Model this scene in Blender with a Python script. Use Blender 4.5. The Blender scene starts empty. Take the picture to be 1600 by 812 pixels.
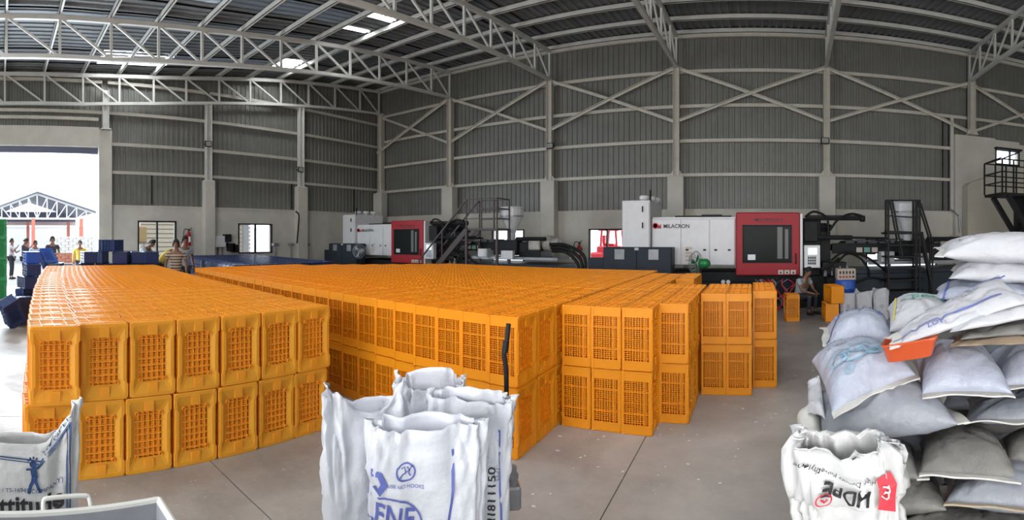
import bpy, bmesh, math, random
import numpy as np
from mathutils import Vector, Matrix, noise, Euler

random.seed(7)
SC = bpy.context.scene
COL = SC.collection
PI = math.pi

# ------------------------------------------------------------------ camera
EYE, FPX, X0, HZ = 1.7, 748.0, 1175.0, 371.0      # eye height, px per radian, px of the back wall normal, px of the horizon
cam_data = bpy.data.cameras.new('camera')
cam = bpy.data.objects.new('camera', cam_data); COL.objects.link(cam)
cam_data.type = 'PANO'
cam_data.panorama_type = 'CENTRAL_CYLINDRICAL'
cam_data.central_cylindrical_radius = 1.0
cam_data.central_cylindrical_range_u_min = -800.0/FPX
cam_data.central_cylindrical_range_u_max = 800.0/FPX
cam_data.central_cylindrical_range_v_min = (HZ-812.0)/FPX
cam_data.central_cylindrical_range_v_max = HZ/FPX
cam_data.clip_start = 0.02; cam_data.clip_end = 400
cam.location = (0, 0, EYE)
cam.rotation_euler = (PI/2, 0, (X0-800.0)/FPX)
SC.camera = cam

# ------------------------------------------------------------------ world, daylight, exposure
world = bpy.data.worlds.new('overcast_sky'); SC.world = world
world.use_nodes = True
bg = world.node_tree.nodes['Background']
bg.inputs[0].default_value = (0.86, 0.93, 1.0, 1)
bg.inputs[1].default_value = 3.1
def area(name, loc, rot, sx, sy, power, col=(1, 1, 1)):
    l = bpy.data.lights.new(name, 'AREA'); l.shape = 'RECTANGLE'; l.size = sx; l.size_y = sy
    l.energy = power; l.color = col
    o = bpy.data.objects.new(name, l); COL.objects.link(o); o.location = loc; o.rotation_euler = rot
    return o
# daylight through the big left door, an unseen opening added behind the camera and the roof lights
area('door_daylight', (-16.9, 0.2, 2.5), (0, -PI/2, 0), 4.4, 6.0, 950, (0.80, 0.90, 1.0))
area('unseen_rear_daylight', (.5, -7.3, 2.4), (PI/2, 0, 0), 11.0, 4.4, 700, (1.0, 0.96, 0.91))
SC.view_settings.view_transform = 'Standard'
SC.view_settings.look = 'None'
SC.view_settings.gamma = 1
SC.view_settings.use_curve_mapping = False
SC.view_settings.exposure = 0.33

# ------------------------------------------------------------------ helpers
def az(x): return (x-X0)/FPX
def atD(x, y, d):
    a = az(x); return Vector((d*math.sin(a), d*math.cos(a), EYE+(HZ-y)/FPX*d))
def atY(x, y, Y): return atD(x, y, Y/math.cos(az(x)))
def atX(x, y, X): return atD(x, y, X/math.sin(az(x)))
def atZ(x, y, z): return atD(x, y, (z-EYE)*FPX/(HZ-y))

def mat(name, col, rough=0.6, metal=0.0, spec=0.5, trans=0.0, transp=0.0, noise_amt=0.0, noise_scale=5.0, bump=0.0, bump_scale=30.0,
        col2=None, emit=None, estr=0.0, stretch=None, sheen=0.0):
    m = bpy.data.materials.new(name); m.use_nodes = True
    nt = m.node_tree; N = nt.nodes; L = nt.links
    b = N['Principled BSDF']; out = N['Material Output']
    b.inputs['Base Color'].default_value = (*col, 1)
    b.inputs['Roughness'].default_value = rough
    b.inputs['Metallic'].default_value = metal
    b.inputs['Specular IOR Level'].default_value = spec
    if emit:
        b.inputs['Emission Color'].default_value = (*emit, 1); b.inputs['Emission Strength'].default_value = estr
    tc = None
    if noise_amt or bump or col2:
        tc = N.new('ShaderNodeTexCoord'); src = tc.outputs['Object']
        if stretch:
            mp = N.new('ShaderNodeMapping'); mp.inputs['Scale'].default_value = stretch
            L.new(src, mp.inputs['Vector']); src = mp.outputs['Vector']
    if noise_amt or col2:
        n = N.new('ShaderNodeTexNoise'); n.inputs['Scale'].default_value = noise_scale; n.inputs['Detail'].default_value = 6
        n.inputs['Roughness'].default_value = 0.62
        L.new(src, n.inputs['Vector'])
        r = N.new('ShaderNodeValToRGB'); L.new(n.outputs['Fac'], r.inputs['Fac'])
        c2 = col2 if col2 else tuple(c*(1-noise_amt) for c in col)
        r.color_ramp.elements[0].position = 0.32; r.color_ramp.elements[1].position = 0.66
        r.color_ramp.elements[0].color = (*c2, 1); r.color_ramp.elements[1].color = (*col, 1)
        L.new(r.outputs['Color'], b.inputs['Base Color'])
    if bump:
        n2 = N.new('ShaderNodeTexNoise'); n2.inputs['Scale'].default_value = bump_scale; n2.inputs['Detail'].default_value = 4
        L.new(src, n2.inputs['Vector'])
        bp = N.new('ShaderNodeBump'); bp.inputs['Strength'].default_value = bump; bp.inputs['Distance'].default_value = 0.02
        L.new(n2.outputs['Fac'], bp.inputs['Height']); L.new(bp.outputs['Normal'], b.inputs['Normal'])
    last = b.outputs['BSDF']
    if trans:
        t = N.new('ShaderNodeBsdfTranslucent'); t.inputs['Color'].default_value = (*col, 1)
        mx = N.new('ShaderNodeMixShader'); mx.inputs[0].default_value = trans
        L.new(last, mx.inputs[1]); L.new(t.outputs[0], mx.inputs[2]); last = mx.outputs[0]
    if transp:
        t = N.new('ShaderNodeBsdfTransparent')
        mx = N.new('ShaderNodeMixShader'); mx.inputs[0].default_value = transp
        L.new(last, mx.inputs[1]); L.new(t.outputs[0], mx.inputs[2]); last = mx.outputs[0]
    L.new(last, out.inputs['Surface'])
    return m

class MB:
    """collects boxes, bars, tubes and grids and links them as ONE mesh object"""
    def __init__(s): s.v = []; s.f = []; s.m = []; s.cur = 0; s.T = None
    def add(s, vs, fs):
        o = len(s.v)
        if s.T is not None: vs = [s.T @ Vector(p) for p in vs]
        s.v += [tuple(p) for p in vs]; s.f += [tuple(i+o for i in f) for f in fs]; s.m += [s.cur]*len(fs)
        return s
    def box(s, x0, x1, y0, y1, z0, z1):
        if x0 > x1: x0, x1 = x1, x0
        if y0 > y1: y0, y1 = y1, y0
        if z0 > z1: z0, z1 = z1, z0
        return s.add([(x0,y0,z0),(x1,y0,z0),(x1,y1,z0),(x0,y1,z0),(x0,y0,z1),(x1,y0,z1),(x1,y1,z1),(x0,y1,z1)],
                     [(0,3,2,1),(4,5,6,7),(0,1,5,4),(1,2,6,5),(2,3,7,6),(3,0,4,7)])
    def cbox(s, x0, x1, y0, y1, z0, z1, c=0.01):
        """box with chamfered vertical and front edges"""
        pts = [(x0+c,y0),(x1-c,y0),(x1,y0+c),(x1,y1-c),(x1-c,y1),(x0+c,y1),(x0,y1-c),(x0,y0+c)]
        inn = [(min(max(px, x0+c), x1-c), min(max(py, y0+c), y1-c)) for px, py in pts]
        rings = [[(p[0],p[1],z0) for p in inn], [(p[0],p[1],z0+c) for p in pts], [(p[0],p[1],z1-c) for p in pts], [(p[0],p[1],z1) for p in inn]]
        return s.loft(rings)
    def loft(s, rings, cap=True, closed=True):
        n = len(rings[0]); vs = [p for r in rings for p in r]; fs = []
        for i in range(len(rings)-1):
            for j in range(n if closed else n-1):
                k = (j+1) % n
                fs.append((i*n+j, i*n+k, (i+1)*n+k, (i+1)*n+j))
        if cap and closed:
            fs.append(tuple(range(n-1, -1, -1))); fs.append(tuple((len(rings)-1)*n+j for j in range(n)))
        return s.add(vs, fs)
    def bar(s, p, q, w, h=None, up=(0,0,1)):
        p = Vector(p); q = Vector(q); h = h or w
        d = (q-p)
        if d.length < 1e-6: return s
        d.normalize(); u = Vector(up)
        if abs(d.dot(u)) > 0.98: u = Vector((0,1,0)) if abs(d.y) < .9 else Vector((1,0,0))
        sx = d.cross(u).normalized(); sz = sx.cross(d).normalized()
        a = [(-1,-1),(1,-1),(1,1),(-1,1)]
        return s.loft([[tuple(c + sx*(i*w/2) + sz*(j*h/2)) for i, j in a] for c in (p, q)])
    def tube(s, pts, r, n=8, cap=True, radii=None):
        pts = [Vector(p) for p in pts]; rings = []
        prev = None
        for i, p in enumerate(pts):
            d = (pts[min(i+1, len(pts)-1)]-pts[max(i-1, 0)])
            if d.length < 1e-9: d = Vector((0,0,1))
            d.normalize()
            if prev is None:
                u = Vector((0,0,1)) if abs(d.z) < .9 else Vector((1,0,0))
            else: u = prev
            sx = d.cross(u)
            if sx.length < 1e-6: sx = d.cross(Vector((1,0,0)))
            sx.normalize(); sy = sx.cross(d).normalized(); prev = sy
            rr = radii[i] if radii else r
            rings.append([tuple(p+sx*math.cos(2*PI*k/n)*rr+sy*math.sin(2*PI*k/n)*rr) for k in range(n)])
        return s.loft(rings, cap)
    def lathe(s, prof, c=(0,0,0), n=20, axis='z'):
        rings = []
        for r, z in prof:
            ring = []
            for k in range(n):
                a = 2*PI*k/n; x, y = r*math.cos(a), r*math.sin(a)
                if axis == 'z': ring.append((c[0]+x, c[1]+y, c[2]+z))
                elif axis == 'x': ring.append((c[0]+z, c[1]+x, c[2]+y))
                else: ring.append((c[0]+x, c[1]+z, c[2]+y))
            rings.append(ring)
        return s.loft(rings)
    def prism(s, poly, y0, y1, plane='xz'):
        """polygon extruded; plane xz -> extrude along y, xy -> along z, yz -> along x"""
        def P(a, b, c):
            return {'xz': (a, c, b), 'xy': (a, b, c), 'yz': (c, a, b)}[plane]
        return s.loft([[P(a, b, y0) for a, b in poly], [P(a, b, y1) for a, b in poly]])
    def build(s, name, mats, parent=None, local=False, smooth=False, origin=None):
        if not isinstance(mats, (list, tuple)): mats = [mats]
        me = bpy.data.meshes.new(name)
        off = Vector((0,0,0)); loc = None
        if s.v:
            if parent is not None and not local: off = wloc(parent)
            elif parent is None and not local:
                A = np.array(s.v); lo, hi = A.min(0), A.max(0)
                off = Vector(origin) if origin else Vector(((lo[0]+hi[0])/2, (lo[1]+hi[1])/2, lo[2])); loc = off
        me.from_pydata([(p[0]-off.x, p[1]-off.y, p[2]-off.z) for p in s.v], [], s.f)
        for m in mats: me.materials.append(m)
        if len(mats) > 1: me.polygons.foreach_set('material_index', s.m)
        if smooth: me.polygons.foreach_set('use_smooth', [True]*len(me.polygons))
        me.update()
        o = bpy.data.objects.new(name, me); COL.objects.link(o)
        if parent is not None: o.parent = parent
        elif loc is not None: o.location = loc
        fixn(me)
        return o

def fixn(me):
    bm = bmesh.new(); bm.from_mesh(me); bmesh.ops.recalc_face_normals(bm, faces=bm.faces); bm.to_mesh(me); bm.free()

def wloc(o):
    v = Vector((0,0,0))
    while o is not None: v = v + o.location; o = o.parent
    return v
def thing(name, label, cat, loc=(0,0,0), rotz=0, group=None):
    o = bpy.data.objects.new(name, None); COL.objects.link(o)
    o.location = loc; o.rotation_euler = (0,0,rotz); o['label'] = label; o['category'] = cat; o.empty_display_size = .1
    if group: o['group'] = group
    return o
def tag(o, label=None, cat=None, group=None, kind=None):
    if label: o['label'] = label
    if cat: o['category'] = cat
    if group: o['group'] = group
    if kind: o['kind'] = kind
    return o
def struct(o): o['kind'] = 'structure'; return o
def copy_tree(o, parent=None):
    c = o.copy(); COL.objects.link(c)
    if parent is not None: c.parent = parent
    for ch in o.children: copy_tree(ch, c)
    return c
def quick(name, f, m, parent=None, smooth=False, **k):
    b = MB(); f(b); return b.build(name, m, parent, smooth=smooth, **k)
def ordinal(n):
    w = ['first','second','third','fourth','fifth','sixth','seventh','eighth','ninth','tenth','eleventh','twelfth','thirteenth','fourteenth','fifteenth',
         'sixteenth','seventeenth','eighteenth','nineteenth','twentieth']
    if n <= 20: return w[n-1]
    if n < 30: return 'twenty-'+w[n-21]
    return 'thirtieth' if n == 30 else 'thirty-'+w[n-31]

def glyphs(text, size=1.0, bold=0.0, align='CENTER', cut=None):
    """triangulated 2-D outline of a word: list of (x, y) and faces"""
    cu = bpy.data.curves.new('lettering', 'FONT'); cu.body = text; cu.size = size; cu.align_x = align; cu.align_y = 'CENTER'
    cu.offset = bold*size; cu.resolution_u = 3
    o = bpy.data.objects.new('lettering', cu); COL.objects.link(o)
    dg = bpy.context.evaluated_depsgraph_get(); me = bpy.data.meshes.new_from_object(o.evaluated_get(dg))
    if cut:
        bm = bmesh.new(); bm.from_mesh(me)
        for _ in range(4):
            es = [e for e in bm.edges if e.calc_length() > cut]
            if not es: break
            bmesh.ops.subdivide_edges(bm, edges=es, cuts=1); bmesh.ops.triangulate(bm, faces=bm.faces)
        bm.to_mesh(me); bm.free()
    vs = [(v.co.x, v.co.y) for v in me.vertices]; fs = [tuple(p.vertices) for p in me.polygons]
    bpy.data.objects.remove(o); bpy.data.meshes.remove(me); bpy.data.curves.remove(cu)
    return vs, fs
def print_on(b, gl, fn):
    b.add([fn(x, y) for x, y in gl[0]], gl[1])

# ------------------------------------------------------------------ materials
M = {}
M['steel'] = mat('cream_painted_steel', (0.60, 0.57, 0.50), 0.5, noise_amt=.15, noise_scale=3)
M['steel_w'] = mat('white_painted_steel', (0.66, 0.66, 0.63), 0.45, noise_amt=.12, noise_scale=3)
M['sheet'] = mat('grey_profiled_sheet', (0.205, 0.205, 0.19), 0.5, metal=0.15, noise_amt=.18, noise_scale=1.2)
M['roof'] = mat('grey_roof_sheet', (0.19, 0.205, 0.22), 0.5, metal=0.15, noise_amt=.22, noise_scale=1.0)
M['plaster'] = mat('cream_plaster', (0.60, 0.575, 0.51), 0.85, noise_amt=.2, noise_scale=1.1, bump=.15)
M['sky_panel'] = mat('translucent_roof_light', (0.9, 0.93, 0.95), 0.5, emit=(0.95, 0.98, 1.0), estr=11.0)
M['black'] = mat('black_painted_metal', (0.014, 0.014, 0.016), 0.5, spec=.2)
M['rubber'] = mat('black_rubber', (0.01, 0.01, 0.01), 0.55, spec=.25)
M['dark'] = mat('dark_cast_metal', (0.016, 0.017, 0.019), 0.55, spec=.2, noise_amt=.4, noise_scale=8)
M['navy_cab'] = mat('charcoal_navy_cabinet', (0.022, 0.03, 0.042), 0.5, spec=.25, noise_amt=.2)
M['white'] = mat('white_enamel', (0.66, 0.66, 0.68), 0.35, noise_amt=.08)
M['red'] = mat('deep_red_enamel', (0.36, 0.018, 0.028), 0.45, spec=.25, noise_amt=.1)
M['chrome'] = mat('bright_steel', (0.7, 0.7, 0.7), 0.22, metal=1)
M['greymetal'] = mat('grey_metal', (0.30, 0.31, 0.33), 0.4, metal=.5, noise_amt=.2)
M['glassdark'] = mat('smoked_guard_window', (0.014, 0.016, 0.016), 0.25, spec=.06)
M['brownrail'] = mat('brown_oxide_steel', (0.055, 0.035, 0.035), 0.55)
M['orange'] = mat('orange_plastic', (1.0, 0.425, 0.018), 0.38, trans=.36, noise_amt=.07, noise_scale=4, spec=.45)
M['orange2'] = mat('golden_orange_plastic', (0.97, 0.46, 0.04), 0.38, trans=.36, noise_amt=.07, noise_scale=4, spec=.45)
M['navy'] = mat('navy_blue_plastic', (0.012, 0.03, 0.11), 0.3, noise_amt=.15)
M['blue'] = mat('mid_blue_plastic', (0.02, 0.08, 0.38), 0.35)
M['green'] = mat('green_plastic', (0.01, 0.19, 0.05), 0.35)
M['skin'] = mat('brown_skin', (0.20, 0.095, 0.055), 0.6)
M['hair'] = mat('black_hair', (0.01, 0.009, 0.009), 0.7)
M['ink_blue'] = mat('blue_print', (0.10, 0.13, 0.42), 0.6)
M['ink_navy'] = mat('navy_print', (0.02, 0.06, 0.17), 0.6)
M['ink_cyan'] = mat('faded_blue_print', (0.20, 0.38, 0.50), 0.6)
M['ink_green'] = mat('faded_green_print', (0.12, 0.32, 0.26), 0.6)
M['ink_black'] = mat('black_print', (0.02, 0.02, 0.022), 0.6)
M['ink_grey'] = mat('faded_grey_print', (0.25, 0.26, 0.30), 0.6)
M['ink_red'] = mat('red_print', (0.55, 0.03, 0.05), 0.6)
M['ink_white'] = mat('white_print', (0.8, 0.8, 0.8), 0.6)
# ================================================================== STRUCTURE
XL, YB = -16.3, 16.5            # inner faces of the left and the back wall
XR, YF = 12.5, -7.5
def zt(y): return float(np.interp(y, [-8,0,2.6,5,7,10.3,13,16.5,17.5], [7.2,7.2,7.22,7.33,7.52,7.97,8.3,8.68,8.76]))
def zb(y): return float(np.interp(y, [-8,0,3,5.2,7.3,10.3,13.4,16.5,17.5], [6.2,6.21,6.25,6.42,6.65,7.02,7.35,7.62,7.7]))

# floor ------------------------------------------------------------
def floor_material():
    m = bpy.data.materials.new('worn_concrete'); m.use_nodes = True
    nt = m.node_tree; N = nt.nodes; L = nt.links; b = N['Principled BSDF']
    tc = N.new('ShaderNodeTexCoord')
    n1 = N.new('ShaderNodeTexNoise'); n1.inputs['Scale'].default_value = 0.7; n1.inputs['Detail'].default_value = 10; n1.inputs['Roughness'].default_value = .68
    L.new(tc.outputs['Object'], n1.inputs['Vector'])
    r = N.new('ShaderNodeValToRGB'); r.color_ramp.elements[0].position = .3; r.color_ramp.elements[1].position = .72
    r.color_ramp.elements[0].color = (0.20, 0.19, 0.175, 1); r.color_ramp.elements[1].color = (0.46, 0.44, 0.41, 1)
    L.new(n1.outputs['Fac'], r.inputs['Fac'])
    n2 = N.new('ShaderNodeTexNoise'); n2.inputs['Scale'].default_value = 28; n2.inputs['Detail'].default_value = 4
    L.new(tc.outputs['Object'], n2.inputs['Vector'])
    r2 = N.new('ShaderNodeValToRGB'); r2.color_ramp.elements[0].position = .69; r2.color_ramp.elements[1].position = .74
    r2.color_ramp.elements[0].color = (0,0,0,1); r2.color_ramp.elements[1].color = (1,1,1,1)
    L.new(n2.outputs['Fac'], r2.inputs['Fac'])
    mx = N.new('ShaderNodeMixRGB'); mx.inputs[2].default_value = (0.42, 0.40, 0.37, 1)
    L.new(r.outputs['Color'], mx.inputs[1]); L.new(r2.outputs['Color'], mx.inputs[0])
    L.new(mx.outputs[0], b.inputs['Base Color'])
    n3 = N.new('ShaderNodeTexNoise'); n3.inputs['Scale'].default_value = 1.6; n3.inputs['Detail'].default_value = 5
    L.new(tc.outputs['Object'], n3.inputs['Vector'])
    mr = N.new('ShaderNodeMapRange'); mr.inputs['From Min'].default_value = .35; mr.inputs['From Max'].default_value = .65
    mr.inputs['To Min'].default_value = .28; mr.inputs['To Max'].default_value = .55
    L.new(n3.outputs['Fac'], mr.inputs['Value']); L.new(mr.outputs[0], b.inputs['Roughness'])
    bp = N.new('ShaderNodeBump'); bp.inputs['Strength'].default_value = .12; bp.inputs['Distance'].default_value = .02
    L.new(n2.outputs['Fac'], bp.inputs['Height']); L.new(bp.outputs['Normal'], b.inputs['Normal'])
    return m
M['floor'] = floor_material()
# slabs with recessed joints between them, on a bed
fl = MB(); fl.box(XL-.25, XR, YF, YB+.25, -.3, -.012); floor = struct(fl.build('floor', mat('joint_filler', (0.05,0.045,0.04), .9)))
xs = [XL-.25, -12.6, -8.9, -4.55, -0.9, 3.1, 7.8, XR]; ys = [YF, -3.2, 1.55, 6.3, 11.2, YB+.25]
for i in range(len(xs)-1):
    for j in range(len(ys)-1):
        b = MB(); b.box(xs[i]+.004, xs[i+1]-.004, ys[j]+.004, ys[j+1]-.004, -.013, 0)
        b.build('floor_slab', M['floor'], floor)

# walls ------------------------------------------------------------
def masonry(name, u0, u1, fixed, z1, holes, axis, th=.23):
    """solid wall pieces round window holes; axis 'y' wall lies in plane Y=fixed (thick away from the room)"""
    b = MB(); cuts = sorted(set([u0, u1]+[h[0] for h in holes]+[h[1] for h in holes]))
    def put(a, c, z0, zz):
        if axis == 'y': b.box(a, c, fixed, fixed+th, z0, zz)
        else: b.box(fixed-th, fixed, a, c, z0, zz)
    for a, c in zip(cuts[:-1], cuts[1:]):
        h = [h for h in holes if h[0] <= a+1e-6 and h[1] >= c-1e-6]
        if h: put(a, c, 0, h[0][2]); put(a, c, h[0][3], z1)
        else: put(a, c, 0, z1)
    # sill strip on top of the masonry
    if axis == 'y': b.box(u0, u1, fixed-.03, fixed+th, z1, z1+.04)
    else: b.box(fixed-th, fixed+.03, u0, u1, z1, z1+.04)
    return struct(b.build(name, M['plaster']))
LZ, BZ = 2.8, 2.65
back_holes = [(-9.95, -8.5, .75, 2.02), (-5.85, -4.1, .72, 2.02), (4.0, 6.7, .42, 1.66)]
left_holes = [(4.82, 6.28, 1.0, 2.30), (8.85, 10.4, 1.08, 2.25)]
wall_back = masonry('wall_back', XL-.23, 7.55, YB, BZ, back_holes, 'y')
wall_left = masonry('wall_left', 3.82, YB, XL, LZ, left_holes, 'x')
wall_left_near = masonry('wall_left_near', YF, -3.6, XL, 5.4, [], 'x')
# taller rendered block at the right end of the back wall, with a high window
rb = MB()
for (a, c, z0, z1) in [(7.35, 9.05, 0, 5.55), (9.05, 10.15, 0, 4.55), (9.05, 10.15, 5.15, 5.5), (10.15, XR+.3, 0, 5.4)]:
    rb.box(a, c, YB-.25, YB+.1, z0, z1)
wall_right_block = struct(rb.build('wall_back_right', M['plaster']))
# lower wall in front of it whose head climbs to the right with the stair
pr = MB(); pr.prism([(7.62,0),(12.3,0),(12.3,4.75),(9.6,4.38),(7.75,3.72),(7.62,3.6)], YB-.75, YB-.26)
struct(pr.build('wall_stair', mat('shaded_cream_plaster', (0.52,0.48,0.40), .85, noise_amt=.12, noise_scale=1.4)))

def corrugated(b, u0, u1, zz0, zz1, fn, pitch=.2, depth=.035):
    """trapezoid profiled sheet: fn(u, z, d) -> point, d is relief towards the room"""
    prof = [(0,0),(.55,0),(.62,1),(.93,1)]
    us = []; n = int(math.ceil((u1-u0)/pitch))
    for i in range(n):
        for a, d in prof: us.append((min(u0+(i+a)*pitch, u1), d*depth))
    us.append((u1, 0))
    zs = zz0 if isinstance(zz0, list) else [zz0, zz1]
    rows = [[fn(u, z, d) for u, d in us] for z in zs]
    nn = len(us); vs = [p for r in rows for p in r]; fs = []
    for i in range(len(rows)-1):
        for j in range(nn-1): fs.append((i*nn+j, i*nn+j+1, (i+1)*nn+j+1, (i+1)*nn+j))
    b.add(vs, fs)

colx = [XL, -11.92, -7.34, -2.60, 2.56, 7.98, XR]
gz_back = [3.87, 5.05, 6.25, 7.45]
gz_left = [3.98, 4.96, 6.04, 7.1]
for a, c in zip(colx[:-1], colx[1:]):
    lo = BZ+.04 if a < 7 else 5.4
    b = MB(); corrugated(b, a, c, lo, 8.95, lambda u, z, d: (u, YB+.12-d, z)); b.build('profiled_sheet', M['sheet'], wall_back)
    for z in gz_back:
        if z < lo: continue
        g = MB(); x1 = min(c, 7.35) if (z < 5.6 and c > 7) else c
        g.box(a+.1, x1-.06, YB-.06, YB+.04, z-.055, z+.055); g.box(a+.1, x1-.06, YB-.075, YB-.06, z+.03, z+.055); g.build('girt', M['steel'], wall_back)
g = MB(); g.box(XL, XR, YB-.06, YB+.04, 8.62, 8.75); g.build('girt', M['steel'], wall_back)
coly = [3.6, 7.52, 11.75, YB]
for a, c in zip([-8]+coly[:-1], coly):
    lo = LZ+.04 if a > 3 else 5.3
    b = MB(); corrugated(b, a, c, lo, 8.9, lambda u, z, d: (XL-.12+d, u, min(z, zt(u)+.28))); b.build('profiled_sheet', M['sheet'], wall_left)
    for z in gz_left:
        if z < lo: continue
        g = MB(); g.box(XL-.04, XL+.06, a+.12, c-.08, z-.05, z+.05); g.box(XL+.06, XL+.075, a+.12, c-.08, z+.025, z+.05); g.build('girt', M['steel'], wall_left)
quick('corner_flashing', lambda b: (b.box(XL-.16, XL-.1, YB-.3, YB+.3, 2.7, 9.2), b.box(XL-.16, XL+.05, YB+.13, YB+.16, 2.7, 9.2)), M['sheet'], wall_left)
# vertical joints / down pipes in the sheeting
for y_, z_ in ((5.35, 2.9), (11.4, 2.9), (14.9, 2.9)):
    quick('sheet_joint', lambda b: b.box(XL-.09, XL-.06, y_, y_+.04, z_, 3.95), M['dark'], wall_left)
for x_ in (6.95, 7.2):
    quick('down_pipe', lambda b: b.tube([(x_, YB-.0, 2.72), (x_, YB-.0, 6.15)], .03), M['black'], wall_back)
quick('down_pipe', lambda b: b.tube([(7.2, YB-.05, 2.8), (7.45, YB-.35, 2.5), (7.5, YB-.38, 1.9)], .035), M['greymetal'], wall_back)
# door jamb post of the tall sheeted opening
quick('jamb_post', lambda b: (b.box(7.22, 7.34, YB-.12, YB, 2.7, 6.25)), M['steel'], wall_back)
# cross braces between the columns of the back wall
for a, c in zip(colx[:-1], colx[1:]):
    for z0, z1 in ((7.5, 5.72), (5.72, 7.5)):
        yb = YB-.17 if z0 > z1 else YB-.24
        quick('cross_brace', lambda b: (b.bar((a+.12, yb, z0), (c-.12, yb, z1), .02, .1, up=(0,0,1)), b.bar((a+.12, yb-.04, z0+.04), (c-.12, yb-.04, z1+.04), .09, .02)), M['steel'], wall_back)

# unseen wall added behind the camera; its wide door opening limits the light
for (a_, c_, z0_, z1_) in ((XL-.23, -5.5, 0, 7.4), (6.5, XR, 0, 7.4), (-5.5, 6.5, 4.6, 7.4)):
    struct(quick('wall_rear', lambda b: b.box(a_, c_, YF-.2, YF, z0_, z1_), M['plaster']))
struct(quick('wall_right', lambda b: b.box(XR, XR+.2, YF, YB+.25, 0, 8.8), M['plaster']))
# left door opening: header beam, roller housing, pier
quick('door_header', lambda b: b.box(XL-.3, XL+.12, -3.6, 3.4, 4.82, 5.5), M['plaster'], wall_left)
quick('roller_shutter_drum', lambda b: b.box(XL-.18, XL+.0, -3.6, 3.38, 4.6, 4.82), mat('shutter_blue_grey', (0.12,0.13,0.2), .5), wall_left)
quick('sheet_rail', lambda b: b.box(XL-.08, XL+.04, -7, 3.4, 5.75, 5.86), M['steel'], wall_left)
quick('door_pier', lambda b: b.cbox(XL-.3, XL+.14, 3.38, 3.86, 0, 5.42, .015), M['plaster'], wall_left)

# windows ------------------------------------------------------------
def window(n, axis, fixed, u0, u1, z0, z1, mull=(.5,)):
    r = bpy.data.objects.new('window_%d' % n, None); COL.objects.link(r); r['kind'] = 'structure'
    r.location = ((u0+u1)/2, fixed, z0) if axis == 'y' else (fixed, (u0+u1)/2, z0)
    t = .05
    def bx(b, a, c, zz0, zz1, d0=-.03, d1=.06):
        if axis == 'y': b.box(a, c, fixed+d0, fixed+d1, zz0, zz1)
        else: b.box(fixed-d1, fixed-d0, a, c, zz0, zz1)
    def fr(b):
        bx(b, u0, u1, z1-t, z1); bx(b, u0, u1, z0, z0+t); bx(b, u0, u0+t, z0, z1); bx(b, u1-t, u1, z0, z1)
        for m in mull: c = u0+(u1-u0)*m; bx(b, c-t/2, c+t/2, z0, z1)
    quick('window_frame', fr, M['black'], r)
    return r
window(1, 'x', XL, *left_holes[0]); window(2, 'x', XL, *left_holes[1])
window(3, 'y', YB, *back_holes[0]); window(4, 'y', YB, *back_holes[1], mull=(.40,)); window(5, 'y', YB, *back_holes[2], mull=(.33,.66))
window(6, 'y', YB-.25, 9.05, 10.15, 4.55, 5.15, mull=(.6,))
quick('lintel', lambda b: b.box(9.0, 10.2, YB-.4, YB-.26, 5.13, 5.2), M['black'], wall_right_block)

# ceiling: profiled sheets, purlins, roof lights ------------------------------
py = [-6.8,-5.4,-4.0,-2.6,-1.2,.16,1.5,2.82,4.1,5.35,6.6,7.93,9.27,10.7,12.1,13.55,15.06,16.42]
sky = [  # roof lights: x0, x1, y0, y1 (between purlins); unseen ones added to brighten the crate tops
    (-11.15, -9.8, 9.33, 10.63), (-15.65, -14.5, 3.2, 5.6), (-15.3, -14.3, 9.35, 10.62), (-10.9, -10.0, 4.1, 5.3), (-3.2,-2.2,1.5,4.1), (3.0, 4.0, 1.5, 4.1), (-8.0,-7.0,1.5,4.1), (-3.2,-2.2,-4.0,-1.2), (3.0, 4.0, -4.0, -1.2), (-8.0,-7.0,-4.0,-1.2), (8.4,9.4,1.5,4.1), (-10.9,-10.0,-4.0,-1.2), (-.6,.4,1.5,4.1), (-5.6,-4.6,1.5,4.1)]
ceil = bpy.data.objects.new('ceiling', None); COL.objects.link(ceil); ceil['kind'] = 'structure'; ceil.location = (-2, 5, 7.4)
bays = [(XL-.4, -11.92), (-11.92, -7.34), (-7.34, -2.6), (-2.6, 2.56), (2.56, 7.98), (7.98, XR+.5)]
yk = [-8, -4, 0, 1.5, 2.6, 4, 5, 6, 7, 8.6, 10.3, 12, 13, 15, 16.8]
for a, c in bays:
    # cut the bay where a roof light sits
    cuts = sorted(set([a, c]+[s for k in sky for s in k[:2] if a < s < c]))
    for u0, u1 in zip(cuts[:-1], cuts[1:]):
        hs = [k for k in sky if k[0] <= u0+1e-4 and k[1] >= u1-1e-4]
        spans = [(-8, 16.8)]
        for k in hs:
            spans = [s for q in spans for s in ((q[0], k[2]), (k[3], q[1])) if s[1] > s[0]]
        for s0, s1 in spans:
            ysn = sorted(set([s0, s1]+[y for y in yk if s0 < y < s1]))
            b = MB(); corrugated(b, u0, u1, ysn, None, lambda u, y, d: (u, y, zt(y)+.26-d), pitch=.25, depth=.035)
            b.build('roof_sheet', M['roof'], ceil)
for x0, x1, y0, y1 in sky:
    b = MB(); corrugated(b, x0, x1, [y0, (y0+y1)/2, y1], None, lambda u, y, d: (u, y, zt(y)+.275-d), pitch=.25, depth=.03)
    b.build('roof_light', M['sky_panel'], ceil)
for y in py:
    b = MB(); z = zt(y)+.15
    b.box(XL-.2, XR+.3, y-.035, y-.02, z-.09, z+.07); b.box(XL-.2, XR+.3, y-.035, y+.035, z-.09, z-.075); b.box(XL-.2, XR+.3, y-.035, y+.035, z+.055, z+.07)
    b.build('purlin', M['steel_w'], ceil)

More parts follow.
